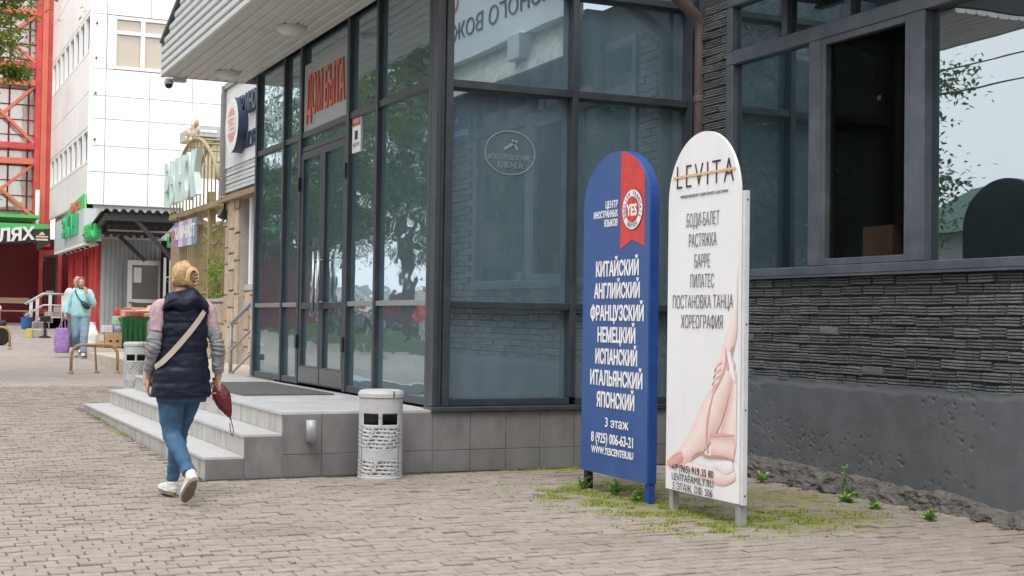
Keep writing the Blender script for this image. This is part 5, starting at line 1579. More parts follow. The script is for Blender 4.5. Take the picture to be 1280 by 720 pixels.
def skinned(mb, name, m, parent, voxel=.008, it=4):
    """fuse overlapping shapes into one continuous surface"""
    me = mb.mesh(name + '_raw')
    bm = bmesh.new(); bm.from_mesh(me); bmesh.ops.recalc_face_normals(bm, faces=bm.faces); bm.to_mesh(me); bm.free()
    t = bpy.data.objects.new('tmp', me); col.objects.link(t)
    r = t.modifiers.new('r', 'REMESH'); r.mode = 'VOXEL'; r.voxel_size = voxel
    s = t.modifiers.new('s', 'SMOOTH'); s.iterations = it; s.factor = .5
    dg = bpy.context.evaluated_depsgraph_get()
    me2 = bpy.data.meshes.new_from_object(t.evaluated_get(dg))
    bpy.data.objects.remove(t)
    me2.name = name; me2.materials.clear(); me2.materials.append(m)
    me2.polygons.foreach_set('use_smooth', [True] * len(me2.polygons))
    o = bpy.data.objects.new(name, me2); col.objects.link(o)
    ORG[o.name] = Vector((0, 0, 0))
    if parent: o.parent = parent
    return o
V = Vector
def limb(mb, J, rad, n=12, fn=None):
    loft(mb, [(*p, r, r) for p, r in zip(J, rad)], n, 4, fn=fn)
def hand(mb, W, d, side, pn, curl=.5, scale=1.0, spread=.0185):
    """palm, four fingers and a thumb; d = pointing direction, side = towards the thumb, pn = palm side"""
    d, side, pn = V(d).normalized(), V(side).normalized(), V(pn).normalized()
    W = V(W)
    s = scale
    rings = []
    for t, a, b in ((-.02, .024, .019), (.0, .026, .017), (.03, .036, .016), (.065, .040, .014), (.088, .038, .012)):
        c = W + d * t * s; rings.append((*c, a * s, b * s))
    loft(mb, rings, 12, 3, u0=side)
    L = (.070, .078, .073, .058)
    for i in range(4):
        b = W + d * (.082 - .004 * abs(i - 1.2)) * s + side * (.028 - i * spread) * s
        ang = 0; pts = [b - d * .012]; p = b; pts.append(p)
        for q, fr_ in enumerate((.45, .32, .23)):
            ang += curl * (.55 + .35 * q)
            dir_ = d * math.cos(ang) + pn * math.sin(ang)
            p = p + dir_ * L[i] * fr_ * s; pts.append(p)
        loft(mb, [(*q, r * s, r * s) for q, r in zip(pts, (.0085, .0088, .0082, .0075, .006))], 8, 2)
    b = W + d * .022 * s + side * .026 * s
    pts = [b, b + (d * .5 + side * .75 + pn * .25).normalized() * .032 * s]
    pts.append(pts[-1] + (d * .85 + side * .3 + pn * (.3 + curl * .4)).normalized() * .030 * s)
    pts.append(pts[-1] + (d * .9 - side * .05 + pn * (.3 + curl * .5)).normalized() * .024 * s)
    loft(mb, [(*q, r * s, r * s) for q, r in zip(pts, (.013, .0115, .0095, .007))], 8, 2)
def head(mb, H, yaw=0.0):
    Rm = Matrix.Rotation(yaw, 3, 'Z')
    def f(p):
        q = p - H
        if q.z < 0: q = V((q.x * (1 + q.z * 2.2), q.y * (1 + q.z * .6) + max(0, q.y) * .1, q.z))
        return H + Rm @ q
    blob(mb, H, (.071, .092, .114), f)
    tr = lambda x, y, z: H + Rm @ V((x, y, z))
    loft(mb, [(*tr(0, .085, .01), .009, .010), (*tr(0, .100, -.015), .012, .012), (*tr(0, .094, -.03), .014, .010)], 8, 2)
    loft(mb, [(*tr(0, .078, -.055), .024, .010), (*tr(0, .083, -.058), .018, .008)], 8, 2)
    for s in (-1, 1): blob(mb, tr(s * .074, -.005, -.01), (.010, .018, .030), None, 8, 6)
    return tr
m_skin = mat('skin', (.56, .33, .24), .5, var=.06, scale=14)
m_lip = mat('lips', (.42, .14, .12), .45, var=0)
m_eye = mat('eye_dark', (.03, .02, .02), .2, var=0)
m_denim = mat('blue_denim', (.038, .105, .20), .85, var=.22, scale=26, bump=.35, bscale=160, stain=(.10, .19, .30), stain_amt=.7, stain_scale=6)
m_denim2 = mat('pale_denim', (.20, .31, .40), .8, var=.2, scale=16, bump=.2, bscale=150)
m_navyv = mat('navy_quilted_nylon', (.007, .011, .026), .55, var=.2, scale=8, bump=.25, bscale=22, spec=.3)
m_pink = mat('pink_knit', (.44, .29, .33), .85, var=.2, scale=45, bump=.3, bscale=200, stain=(.62, .52, .54), stain_amt=.9, stain_scale=26)
m_greyk = mat('grey_knit', (.26, .26, .275), .85, var=.3, scale=30, bump=.4, bscale=160)
m_strand = mat('blond_strands', (.56, .37, .19), .42, var=.4, scale=60, stretch=(3, 3, .6))
m_blond = mat('blond_hair', (.30, .18, .085), .5, var=.35, scale=40, stretch=(3, 3, .6), bump=.5, bscale=60)
m_shoe = mat('white_leather', (.68, .66, .64), .5, var=.06, scale=9)
m_sole = mat('brown_sole', (.22, .17, .13), .7, var=.2, scale=12)
m_strap = mat('beige_strap', (.47, .42, .35), .7, var=.1)

def wrinkle(amp, sc):
    return lambda p, t, a, nn: p + nn * (noise.noise(p * sc) * amp + noise.noise(p * sc * 2.3 + V((5, 5, 5))) * amp * .5)

def person(loc, rz, label, J, outfit):
    body = MB()
    # the one continuous figure
    loft(body, [(0, .0, J['hipz'] - .06, .10, .08), (0, 0, J['hipz'], .145, .098), (0, .01, J['hipz'] + .14, .115, .085), (0, .01, 1.18, .135, .095), (0, 0, 1.32, .15, .085), (0, 0, 1.385, .09, .065)], 16, 4)
    H = V(J['head'])
    loft(body, [(0, -.005, 1.34, .055, .055), (0, .0, 1.41, .048, .05), (H.x, H.y - .015, H.z - .06, .05, .055)], 12, 3)
    tr = head(body, H, J.get('yaw', 0))
    for s in ('L', 'R'):
        sg = -1 if s == 'L' else 1
        sh_, el, wr = V(J['sh' + s]), V(J['el' + s]), V(J['wr' + s])
        limb(body, [sh_ + V((-sg * .05, 0, .0)), sh_, sh_.lerp(el, .5), el, el.lerp(wr, .35), wr], [.05, .048, .042, .036, .036, .024])
        hd = J['hand' + s]
        hand(body, wr, hd['d'], hd['t'], hd['p'], hd.get('curl', .5))
        hp_, kn, an = V(J['hip' + s]), V(J['kn' + s]), V(J['an' + s])
        limb(body, [hp_ + V((0, 0, .04)), hp_.lerp(kn, .3), kn, kn.lerp(an, .3), an], [.085, .075, .052, .05, .034])
        to = V(J['to' + s])
        he_ = V(J['he' + s]); fu = V((1, 0, 0)).cross((to - he_).normalized()); fu = fu if fu.z > 0 else -fu
        loft(body, [(*an, .030, .032), (*(an.lerp(to, .45) + fu * .012), .028, .018), (*(to.lerp(an, .12) + fu * .018), .024, .010)], 10, 3)
    root = skinned(body, 'person', m_skin, None, .0075, 3)
    root.location = loc; root.rotation_euler = (0, 0, rz)
    tag(root, label, 'person')
    # face details
    ey = MB()
    for s in (-1, 1): blob(ey, tr(s * .030, .083, .012), (.011, .006, .007), None, 8, 6)
    for k, nm in ((ey, 'eyes'),): k.build(nm, m_eye, root, smooth=True, kind='stuff')
    loft(MB(), [(*tr(-.022, .086, -.055), .002, .002), (*tr(0, .093, -.057), .006, .007), (*tr(.022, .086, -.055), .002, .002)], 6, 3).build('lips', m_lip, root, smooth=True)
    for s in (-1, 1):
        loft(MB(), [(*tr(s * .016, .088, .032), .002, .003), (*tr(s * .030, .086, .037), .003, .005), (*tr(s * .048, .075, .033), .002, .003)], 6, 2).build('eyebrow', outfit['hair'], root)
    # trousers
    tm = MB()
    rr = outfit.get('leg', (.098, .090, .066, .062, .050))
    hz = J['hipz']
    loft(tm, [(0, 0, hz + .13, .135, .105), (0, 0, hz + .05, .155, .115), (0, -.005, hz - .03, .165, .118), (0, 0, hz - .09, .13, .095)], 18, 3)
    for s in ('L', 'R'):
        hp_, kn, an = V(J['hip' + s]), V(J['kn' + s]), V(J['an' + s])
        e_ = kn.lerp(an, .93)
        sd_ = sum(ord(c) for c in s)
        def wf(p, t, a, nn, kn=kn, an=an, sd_=sd_):
            k_ = math.exp(-((p - kn).length / .09) ** 2) + math.exp(-((p - an).length / .12) ** 2)
            return p + nn * (noise.noise(V((p.x * 9, p.y * 9, p.z * 34 + sd_))) * .011 * (.45 + k_) + noise.noise(p * 13 + V((sd_, 0, 0))) * .004)
        loft(tm, [(*hp_, rr[0], rr[0] * 1.08), (*hp_.lerp(kn, .45), rr[1], rr[1] * 1.05), (*kn, rr[2], rr[2] * 1.05), (*kn.lerp(an, .3), rr[3], rr[3] * 1.08), (*kn.lerp(an, .7), rr[4] * 1.03, rr[4] * 1.05), (*e_, rr[4], rr[4])], 18, 7, fn=wf)
    skinned(tm, 'trousers', outfit['trousers'], root, .0085, 2)
    # shoes
    for s in ('L', 'R'):
        an, to = V(J['an' + s]), V(J['to' + s])
        heel = V(J['he' + s]); f = (to - heel).normalized()
        side = V((1, 0, 0)); up = side.cross(f).normalized()
        if up.z < 0: up = -up
        sm = MB()
        L = .255
        P_ = lambda t, h, x=0: heel + f * (t * L) + up * h + side * x
        loft(sm, [(*P_(-.06, .03), .022, .022), (*P_(.06, .042), .036, .034), (*P_(.3, .048), .037, .040), (*P_(.55, .040), .042, .033), (*P_(.80, .032), .043, .025), (*P_(.97, .025), .030, .018), (*P_(1.02, .022), .012, .010)], 14, 3, u0=side)
        loft(sm, [(*P_(.12, .05), .036, .045), (*P_(.12, .095), .038, .046)], 14, 3, u0=side)
        sho = skinned(sm, 'shoe', outfit['shoe'], root, .007, 2)
        so = MB()
        pts = []
        for i in range(24):
            a = 2 * math.pi * i / 24
            t = .48 - .55 * math.cos(a); w_ = (.046 if t > .5 else .039) * math.sin(a)
            pts.append(P_(t, -.004, w_))
        so.prism(pts, up * .026)
        so.build('sole', [outfit.get('sole', m_sole)], sho, bevel=.004)
        so2 = MB(); so2.prism([P_(.48, .023) + (p - P_(.48, -.004)) * 1.035 for p in pts], up * .012); so2.build('midsole', m_white, sho)
    return root, tr

# ---- woman walking away, navy quilted vest
J1 = dict(hipz=.93, head=(0.0, .035, 1.56), yaw=R(15),
          shL=(-.165, .0, 1.355), elL=(-.212, -.015, 1.09), wrL=(-.205, .10, .865), shR=(.165, -.01, 1.355), elR=(.235, -.07, 1.09), wrR=(.262, -.02, .855),
          handL=dict(d=(.0, .18, -1), t=(.25, .9, .2), p=(1, 0, 0), curl=.45), handR=dict(d=(.05, .25, -1), t=(-.15, .9, .2), p=(-1, 0, 0), curl=1.0),
          hipL=(-.085, 0, .87), knL=(-.055, .02, .475), anL=(-.045, -.345, .215), toL=(-.035, -.215, .035), heL=(-.045, -.40, .185),
          hipR=(.085, 0, .87), knR=(.065, .20, .485), anR=(.045, .285, .09), toR=(.04, .47, .03), heR=(.045, .235, .018))
WL, WRZ = (1.925, 9.75, 0.0), R(9)
p1, tr1 = person(WL, WRZ, 'woman walking away in a navy quilted vest, blue jeans and white sneakers', J1, dict(hair=m_blond, trousers=m_denim, shoe=m_shoe, leg=(.102, .092, .066, .061, .045)))
VR = [(0, .0, .735, .198, .146), (0, .0, .78, .204, .152), (0, .0, .90, .196, .148), (0, .005, 1.02, .178, .136), (0, .005, 1.14, .174, .134), (0, .0, 1.26, .180, .134), (0, -.005, 1.345, .166, .118), (0, -.005, 1.40, .118, .095), (0, .0, 1.44, .078, .078)]
def quilt(p, t, a, nn):
    z = p.z
    s = abs(math.sin(math.pi * (z - .735) / .104))
    puff = .0095 * (s ** .5) - .004
    if z < .76: puff = .006
    if z > 1.36: puff *= .5
    w_ = noise.noise(V((p.x * 13, p.y * 13, z * 30))) * .008 + noise.noise(p * 34) * .005
    return p + nn * (puff + w_)
vest = loft(MB(), VR, 56, 14, fn=quilt).build('vest', m_navyv, p1, smooth=True)
hd_ = MB()
def hf(p):
    q = p - V((0, -.055, 1.405))
    q.z += -.25 * abs(q.x) * abs(q.x) / .16 + .02 * math.sin(q.x * 40) * (1 if q.y < 0 else .3)
    n_ = noise.noise(p * 14) * .016 + noise.noise(V((p.x * 8, p.y * 20, p.z * 45))) * .010
    return V((0, -.055, 1.405)) + q * (1 + n_ / .12)
blob(hd_, (0, -.055, 1.405), (.168, .110, .082), hf, 48, 28)
hd_.build('hood', m_navyv, p1, smooth=True)
loft(MB(), [(-.09, .03, 1.42, .03, .045), (-.075, .085, 1.40, .03, .05), (0, .11, 1.39, .03, .05), (.075, .085, 1.40, .03, .05), (.09, .03, 1.42, .03, .045)], 12, 4, fn=wrinkle(.008, 20)).build('collar', m_navyv, p1, smooth=True)
for s, nm in ((-1, 'L'), (1, 'R')):
    sh_, el, wr = V(J1['sh' + nm]), V(J1['el' + nm]), V(J1['wr' + nm])
    loft(MB(), [(*(sh_ + V((-s * .045, 0, .01))), .056, .060), (*(sh_ + V((s * .004, 0, -.01))), .060, .063), (*sh_.lerp(el, .35), .055, .058), (*sh_.lerp(el, .62), .050, .053)], 20, 7, fn=wrinkle(.008, 18)).build('sleeve_top', m_pink, p1, smooth=True)
    def ruch(p, t, a, nn):
        return p + nn * (.0052 * math.sin(t * 58 + 2.2 * math.sin(a + t * 11) + 5 * noise.noise(p * 9)) * (1 - .5 * t) * (.5 + abs(noise.noise(p * 14)) * 2) + noise.noise(p * 25) * .006)
    loft(MB(), [(*sh_.lerp(el, .54), .051, .054), (*sh_.lerp(el, .85), .050, .052), (*el, .049, .050), (*el.lerp(wr, .3), .046, .047), (*el.lerp(wr, .62), .041, .042), (*el.lerp(wr, .78), .038, .038)], 20, 12, fn=ruch).build('sleeve', m_greyk, p1, smooth=True)
loft(MB(), [(0, 0, .70, .172, .128), (0, 0, .74, .18, .135), (0, 0, .80, .18, .135)], 24, 3, fn=wrinkle(.006, 16)).build('shirt_hem', mat('dark_blue_knit', (.03, .07, .13), .85), p1, smooth=True)
# hair: swept up and twisted, held by a claw clip
hr_ = MB()
HC = V(J1['head'])
Rh = Matrix.Rotation(J1['yaw'], 3, 'Z')
def hairf(p):
    q = Rh.inverted() @ (p - HC)
    if q.y > .03: q.y = .03 + (q.y - .03) * .55
    if q.z < -.055: q.z = -.055 + (q.z + .055) * .2; q.x *= .82
    q *= 1 + noise.noise(q * 22) * .012
    return HC + Rh @ q
blob(hr_, HC + V((0, -.006, .008)), (.074, .096, .110), hairf, 44, 30)
hr_.build('hair', m_blond, p1, smooth=True)
bunm = MB()
def bunf(p):
    q = p - tr1(.008, -.095, .015)
    q *= 1 + .03 * math.sin(math.atan2(q.z, q.x) * 3 + q.length * 90) + noise.noise(p * 40) * .02
    return tr1(.008, -.095, .015) + q
blob(bunm, tr1(.008, -.092, .015), (.046, .034, .060), bunf, 30, 20)
bunm.build('hair_twist', m_blond, p1, smooth=True)
# strands combed back from the hairline into the twist
stn = MB(); rs_ = random.Random(4)
TW = V((.006, -.098, .02))
def sk(az, el_, k=1.0):
    return V((math.sin(az) * math.cos(el_) * .077 * k, math.cos(az) * math.cos(el_) * .099 * k - .006, math.sin(el_) * .113 * k + .008))
for i in range(420):
    az = rs_.uniform(-math.pi, math.pi)
    e0 = rs_.uniform(.35, .75) if abs(az) < 1.0 else (rs_.uniform(.0, .6) if abs(az) < 1.8 else rs_.uniform(-.55, .1))
    s0 = sk(az, e0); q = []
    n_ = 9
    for k in range(n_):
        t = k / (n_ - 1)
        p = s0.lerp(TW + V((rs_.uniform(-.03, .03), 0, rs_.uniform(-.035, .04))) * .6, t)
        d_ = V((p.x / .077, (p.y + .006) / .099, (p.z - .008) / .113))
        L_ = d_.length
        if L_ > 1e-3:
            tgt = p / L_ * (1.0 + .012 * math.sin(i))
            p = p.lerp(tgt, 1 - t ** 3)
        q.append(tr1(*p))
    stn.tube(q, [.0015] + [.0030] * (n_ - 2) + [.0025], 5)
for i in range(110):
    a0 = rs_.uniform(0, 6.28); q = []
    for k in range(8):
        t = k / 7; a = a0 + t * 2.6; r = 1.03 - .35 * t
        q.append(tr1(.008 + .053 * math.cos(a) * r, -.098 - .042 * math.sqrt(max(0, 1 - r * r * .8)), .015 + .068 * math.sin(a) * r))
    stn.tube(q, .0034, 5)
stn.build('hair_strands', m_strand, p1, smooth=True, fix=False, kind='stuff')
cl = empty('hair_clip', (0, 0, 0), parent=p1)
ORG[cl.name] = V((0, 0, 0))
m_clip = mat('beige_clip', (.55, .42, .30), .35, var=.1)
for i in range(4):
    z = .045 - i * .024
    MB().tube([tr1(.048, -.075, z + .004), tr1(.054, -.108, z + .008), tr1(.036, -.134, z), tr1(.014, -.136, z - .010)], .0034, 6).build('tooth', m_clip, cl, smooth=True)
MB().tube([tr1(.053, -.106, .055), tr1(.056, -.108, .01), tr1(.051, -.104, -.038)], .005, 6).build('clip_spine', m_clip, cl, smooth=True)
gl = MB().tube([tr1(-.079, .0, .012), tr1(-.079, .08, .012), tr1(-.070, .100, .010)], .0025, 6)
gl = gl.build('glasses', m_clip, p1)
for s in (-1, 1):
    ring(MB(), mx(tr1(s * .034, .104, -.002), Rh @ V((1, 0, 0)), (0, 0, 1)), .028, .022, .003, 20, .002).build('lens_rim', m_clip, gl)
# crossbody bag, worn over the vest
bag = empty('crossbody_bag', WL, 'beige crossbody strap bag worn over the navy vest', 'bag', rz=WRZ, local=True)
def surf(x, z, off, back=True):
    rs = cr(VR, 14)
    r = min(rs, key=lambda q: abs(q[2] - z))
    y = r[4] * math.sqrt(max(0, 1 - (x / (r[3] + .01)) ** 2))
    return V((x, r[1] + (-1 if back else 1) * (y + off), z))
sp_ = []
for i in range(15):
    t = i / 14; x = .115 - .315 * t; z = 1.345 - .40 * t
    sp_.append(surf(x, z, .026))
b_ = MB()
for i, p in enumerate(sp_):
    d_ = (sp_[min(14, i + 1)] - sp_[max(0, i - 1)]).normalized()
    out = V((p.x * .5, p.y, 0)).normalized(); wv = d_.cross(out).normalized() * .019
    for q in (wv, -wv):
        b_.v += [tuple(p + q), tuple(p + q + out * .003)]
for i in range(14):
    for (a, c) in ((0, 1), (1, 3), (3, 2), (2, 0)): b_.face((i * 4 + a, i * 4 + c, i * 4 + 4 + c, i * 4 + 4 + a))
b_.face((0, 1, 3, 2)); b_.face((56, 58, 59, 57))
b_.build('strap', m_strap, bag, smooth=False)
MB().obox((-.10, .19, .88), (.22, .06, .15)).build('pouch', m_strap, bag, bevel=.02)
# folded umbrella in the right hand
um = empty('folded_umbrella', WL, 'folded dark red umbrella held in the walking woman\'s right hand', 'umbrella', rz=WRZ, local=True)
m_wine = mat('wine_nylon', (.13, .012, .022), .5, var=.3, scale=30, bump=.4, bscale=40)
U0, U1 = V((.275, .02, .80)), V((.352, -.03, .585))
ud = (U1 - U0)
def uf(p, t, a, nn): return p + nn * (.012 * abs(math.sin(a * 3.5 + t * 3)) * math.sin(math.pi * min(1, t * 1.1)) + noise.noise(p * 40) * .006)
loft(MB(), [(*(U0 + ud * t), r, r) for t, r in ((-.08, .02), (.05, .043), (.3, .054), (.55, .046), (.8, .03), (1.0, .014))], 22, 7, fn=uf).build('canopy', m_wine, um, smooth=True)
MB().tube([U0 - ud * .30, U0 - ud * .05], .016, 10).build('handle', m_black, um, smooth=True)
MB().tube([U1, U1 + ud * .10], .006, 6).build('tip', m_black, um)
lp = [U1 + ud * -.06, U1 + V((.02, 0, -.06)), U1 + V((.028, .0, -.11)), U1 + V((.018, 0, -.135)), U1 + V((.006, 0, -.10)), U1 + V((.0, 0, -.04))]
MB().tube(cr([tuple(p) for p in lp], 4), .0032, 6).build('wrist_loop', m_wine, um)

# ---- two women far down the pavement, coming this way
def clothes(root, J, m, rings, sleeve_to=.9):
    loft(MB(), rings, 28, 6, fn=wrinkle(.012, 9)).build('top', m, root, smooth=True)
    for s, nm in ((-1, 'L'), (1, 'R')):
        sh_, el, wr = V(J['sh' + nm]), V(J['el' + nm]), V(J['wr' + nm])
        limb_ = MB()
        loft(limb_, [(*(sh_ + V((-s * .05, 0, .01))), .07, .072), (*(sh_ + V((s * .005, 0, -.01))), .075, .078), (*sh_.lerp(el, .5), .070, .072), (*el, .066, .068), (*el.lerp(wr, .5), .06, .06), (*el.lerp(wr, sleeve_to), .043, .043)], 16, 4, fn=wrinkle(.012, 12))
        limb_.build('sleeve', m, root, smooth=True)
m_turq = mat('turquoise_fleece', (.36, .66, .68), .85, var=.1, scale=12)
J2 = dict(hipz=.93, head=(0, .03, 1.56), yaw=0,
          shL=(-.17, 0, 1.36), elL=(-.25, .08, 1.13), wrL=(-.115, .20, 1.36), shR=(.17, 0, 1.36), elR=(.27, .0, 1.10), wrR=(.30, .10, .90),
          handL=dict(d=(.35, -.1, 1), t=(.6, -.5, -.2), p=(.5, -.8, 0), curl=.5), handR=dict(d=(0, .1, -1), t=(-.2, .9, .2), p=(-1, 0, 0), curl=1.0),
          hipL=(-.085, 0, .87), knL=(-.08, .16, .49), anL=(-.07, .20, .09), toL=(-.07, .38, .03), heL=(-.07, .15, .018),
          hipR=(.085, 0, .87), knR=(.08, .03, .47), anR=(.07, -.27, .17), toR=(.07, -.13, .035), heR=(.07, -.32, .14))
TOP = [(0, 0, .84, .18, .135), (0, 0, .90, .205, .16), (0, .01, 1.05, .20, .155), (0, .01, 1.2, .195, .145), (0, 0, 1.33, .175, .115), (0, 0, 1.40, .10, .08), (0, .005, 1.44, .07, .07)]
f2 = (3.80, 30.0, gz(30)); r2 = R(172)
p2, tr2 = person(f2, r2, 'woman in a turquoise top and pale jeans walking towards the camera', J2, dict(hair=m_blond, trousers=m_denim2, shoe=m_shoe, leg=(.108, .105, .085, .08, .068)))
clothes(p2, J2, m_turq, TOP)
m_hair2 = mat('brown_hair', (.16, .09, .05), .5, var=.3, scale=30)
def hair_cap(root, J, m, long=.0):
    h_ = MB(); C_ = V(J['head'])
    def f(p):
        q = p - C_
        if q.y > .035 and q.z < .07: q.y = .035 + (q.y - .035) * .2
        if q.z < -.04: q.z = -.04 + (q.z + .04) * (1 + long)
        return C_ + q * (1 + noise.noise(p * 25) * .05)
    blob(h_, C_ + V((0, -.012, .010)), (.088, .106, .120), f, 26, 18); h_.build('hair', m, root, smooth=True)
hair_cap(p2, J2, m_hair2, .5)
# her belt bag and purple shopping bag
bb = empty('belt_bag', f2, 'small black belt bag slung across the turquoise top', 'bag', rz=r2, local=True)
loft(MB(), [(-.02, .155, 1.17, .03, .02), (-.06, .20, 1.13, .055, .04), (-.12, .205, 1.07, .06, .045), (-.17, .18, 1.04, .04, .03)], 12, 4).build('pouch', m_black, bb, smooth=True)
MB().tube([(-.03, .18, 1.16), (.05, .175, 1.25), (.11, .13, 1.36), (.12, .04, 1.42), (.10, -.08, 1.38)], .012, 6).build('strap', m_black, bb)
m_purple = mat('purple_bag', (.30, .17, .46), .6, var=.2, scale=10, stain=(.6, .5, .7), stain_amt=.6, stain_scale=14)
sb2 = empty('shopping_bag', f2, 'purple shopping bag carried by the woman in turquoise', 'bag', rz=r2, local=True)
bc = V((.36, .12, 0))
loft(MB(), [(bc.x, bc.y, .10, .13, .06), (bc.x, bc.y, .14, .15, .085), (bc.x, bc.y, .35, .155, .08), (bc.x, bc.y, .55, .13, .05), (bc.x, bc.y, .62, .11, .03)], 20, 5, fn=wrinkle(.018, 12)).build('sack', m_purple, sb2, smooth=True)
for dy in (-.02, .02): MB().tube([bc + V((-.07, dy, .60)), bc + V((-.05, dy, .74)), V((.305, .115 + dy, .83)), bc + V((.02, dy, .74)), bc + V((.07, dy, .60))], .01, 6).build('strap', m_purple, sb2)
J3 = dict(J2)
J3.update(elL=(-.24, -.02, 1.10), wrL=(-.24, .10, .88), handL=dict(d=(0, .1, -1), t=(.2, .9, .2), p=(1, 0, 0), curl=.6), wrR=(.26, .10, .88), elR=(.25, -.03, 1.1))
f3 = (3.88, 31.3, gz(31.3)); r3 = R(176)
p3, tr3 = person(f3, r3, 'blond woman in a pale pink top hidden behind the woman in turquoise', J3, dict(hair=m_blond, trousers=mat('grey_trousers', (.14, .14, .145), .85, var=.15), shoe=m_shoe, leg=(.11, .11, .10, .10, .09)))
clothes(p3, J3, mat('pale_pink_top', (.66, .55, .56), .85, var=.15, scale=10), TOP)
hair_cap(p3, J3, mat('fair_hair', (.45, .28, .13), .5, var=.3, scale=30), .8)
# white plastic sack on the ground
wp = V(onY(114, 428, 34.2)); 
loft(MB(), [(wp.x, 34.2, gz(34.2) + .0, .12, .12), (wp.x, 34.2, gz(34.2) + .06, .20, .17), (wp.x, 34.2, gz(34.2) + .3, .18, .15), (wp.x + .02, 34.2, gz(34.2) + .48, .08, .07), (wp.x + .03, 34.2, gz(34.2) + .58, .10, .06)], 20, 5, fn=wrinkle(.04, 8)).build('plastic_sack', mat('white_plastic', (.75, .75, .75), .4, var=.05), smooth=True, label='white plastic sack beside the cardboard boxes', cat='sack')
# ---------------------------------------------------------------- weeds and grass
m_weed = mat('weed_leaf', (.15, .29, .05), .6, var=.3, scale=20)
m_weed2 = mat('pale_weed_leaf', (.22, .38, .06), .6, var=.3, scale=20)
def leaf(mb, p, d, L, w_, up=V((0, 0, 1))):
    d = d.normalized(); s = d.cross(up)
    if s.length < .05: s = V((1, 0, 0))
    s.normalize(); n_ = s.cross(d)
    b = len(mb.v)
    mb.v += [tuple(p), tuple(p + d * L * .45 + s * w_ / 2 + n_ * .004), tuple(p + d * L * .95 - V((0, 0, L * .15))), tuple(p + d * L * .45 - s * w_ / 2 + n_ * .004)]
    mb.face((b, b + 1, b + 2, b + 3))
def weed(x, y, h, n, spread, m, label, seed):
    rnd = random.Random(seed)
    e = empty('weed', (x, y, gz(y)), label, 'weed')
    st_ = MB(); lf = MB()
    for k in range(n):
        a = rnd.uniform(0, 6.28); r = rnd.uniform(.1, 1) * spread
        top = V((x + r * math.cos(a), y + r * math.sin(a), h * rnd.uniform(.5, 1)))
        b0 = V((x + rnd.uniform(-.01, .01), y + rnd.uniform(-.01, .01), -.01))
        st_.tube([b0, b0.lerp(top, .5) + V((0, 0, h * .08)), top], [.004, .003, .0015], 5)
        for q in range(7):
            t = .2 + .8 * q / 6; p = b0.lerp(top, t); aa = rnd.uniform(0, 6.28)
            leaf(lf, p, V((math.cos(aa), math.sin(aa), rnd.uniform(.1, .8))), rnd.uniform(.035, .075), rnd.uniform(.018, .034))
    st_.build('stem', m, e); lf.build('leaves', m, e, fix=False, kind='stuff')
weed(5.02, 9.05, .12, 6, .09, m_weed, 'leafy weed under the middle of the blue sign', 1)
weed(5.0, 8.72, .08, 6, .09, m_weed, 'low weed at the near leg of the blue sign', 2)
weed(4.98, 9.5, .10, 5, .06, m_weed, 'weed growing round the far leg of the blue sign', 3)
weed(6.62, 9.85, .22, 4, .05, m_weed, 'tall thin weed against the wall just right of the white sign', 4)
weed(6.60, 9.45, .08, 5, .07, m_weed2, 'small bright weed at the foot of the dark wall', 5)
weed(6.62, 8.40, .30, 3, .02, m_weed, 'tall single weed against the crumbling wall footing', 6)
weed(6.50, 8.22, .08, 9, .10, m_weed2, 'bushy bright green weed below the wall, mid way along', 7)
weed(6.45, 7.82, .07, 5, .09, m_weed2, 'low spreading weed in the paving near the wall', 8)
weed(6.42, 7.25, .06, 8, .08, m_weed2, 'bright green weed in the paving nearest the right edge', 9)
m_blade = mat('moss_grass', (.25, .29, .05), .75, var=.35, scale=9)
gr = MB(); rnd = random.Random(21)
cent = [(4.98, 9.5, .25, .16), (5.0, 9.05, .22, .45), (4.95, 8.6, .26, .28), (4.95, 8.25, .2, .22), (4.98, 7.85, .25, .35), (5.0, 7.45, .3, .2), (5.35, 7.5, .4, .14), (5.5, 8.0, .4, .4), (4.7, 9.1, .25, .3), (5.7, 7.75, .45, .2)]
for k in range(38000):
    c = rnd.choice(cent); x, y = rnd.gauss(c[0], c[2]), rnd.gauss(c[1], c[3])
    if noise.noise(V((x * 5, y * 5, 3))) < -.02 or x > 6.7: continue
    h = rnd.uniform(.006, .022) * (1.5 if rnd.random() < .08 else 1); a = rnd.uniform(0, 6.28); w_ = .003
    b = len(gr.v); l = rnd.uniform(.3, 1.1) * h
    gr.v += [(x - w_ * math.cos(a), y - w_ * math.sin(a), -.003), (x + w_ * math.cos(a), y + w_ * math.sin(a), -.003), (x + l * math.sin(a), y - l * math.cos(a), h)]
    gr.face((b, b + 1, b + 2))
for k in range(2500):        # along the tiled base and the lowest step
    if k % 2: x, y = rnd.uniform(4.9, 6.6), rnd.gauss(10.88, .04)
    else: x, y = rnd.gauss(2.33, .02), rnd.uniform(14.5, 17.5)
    if noise.noise(V((x * 3, y * 3, 9))) < .0: continue
    h = rnd.uniform(.008, .03); a = rnd.uniform(0, 6.28); b = len(gr.v); z = gz(y) - .004
    gr.v += [(x - .003 * math.cos(a), y - .003 * math.sin(a), z), (x + .003 * math.cos(a), y + .003 * math.sin(a), z), (x + h * .5 * math.sin(a), y - h * .5 * math.cos(a), z + h)]
    gr.face((b, b + 1, b + 2))
gr.build('grass', m_blade, fix=False, kind='stuff', label='mossy grass growing in the paving joints around the signs', cat='grass')
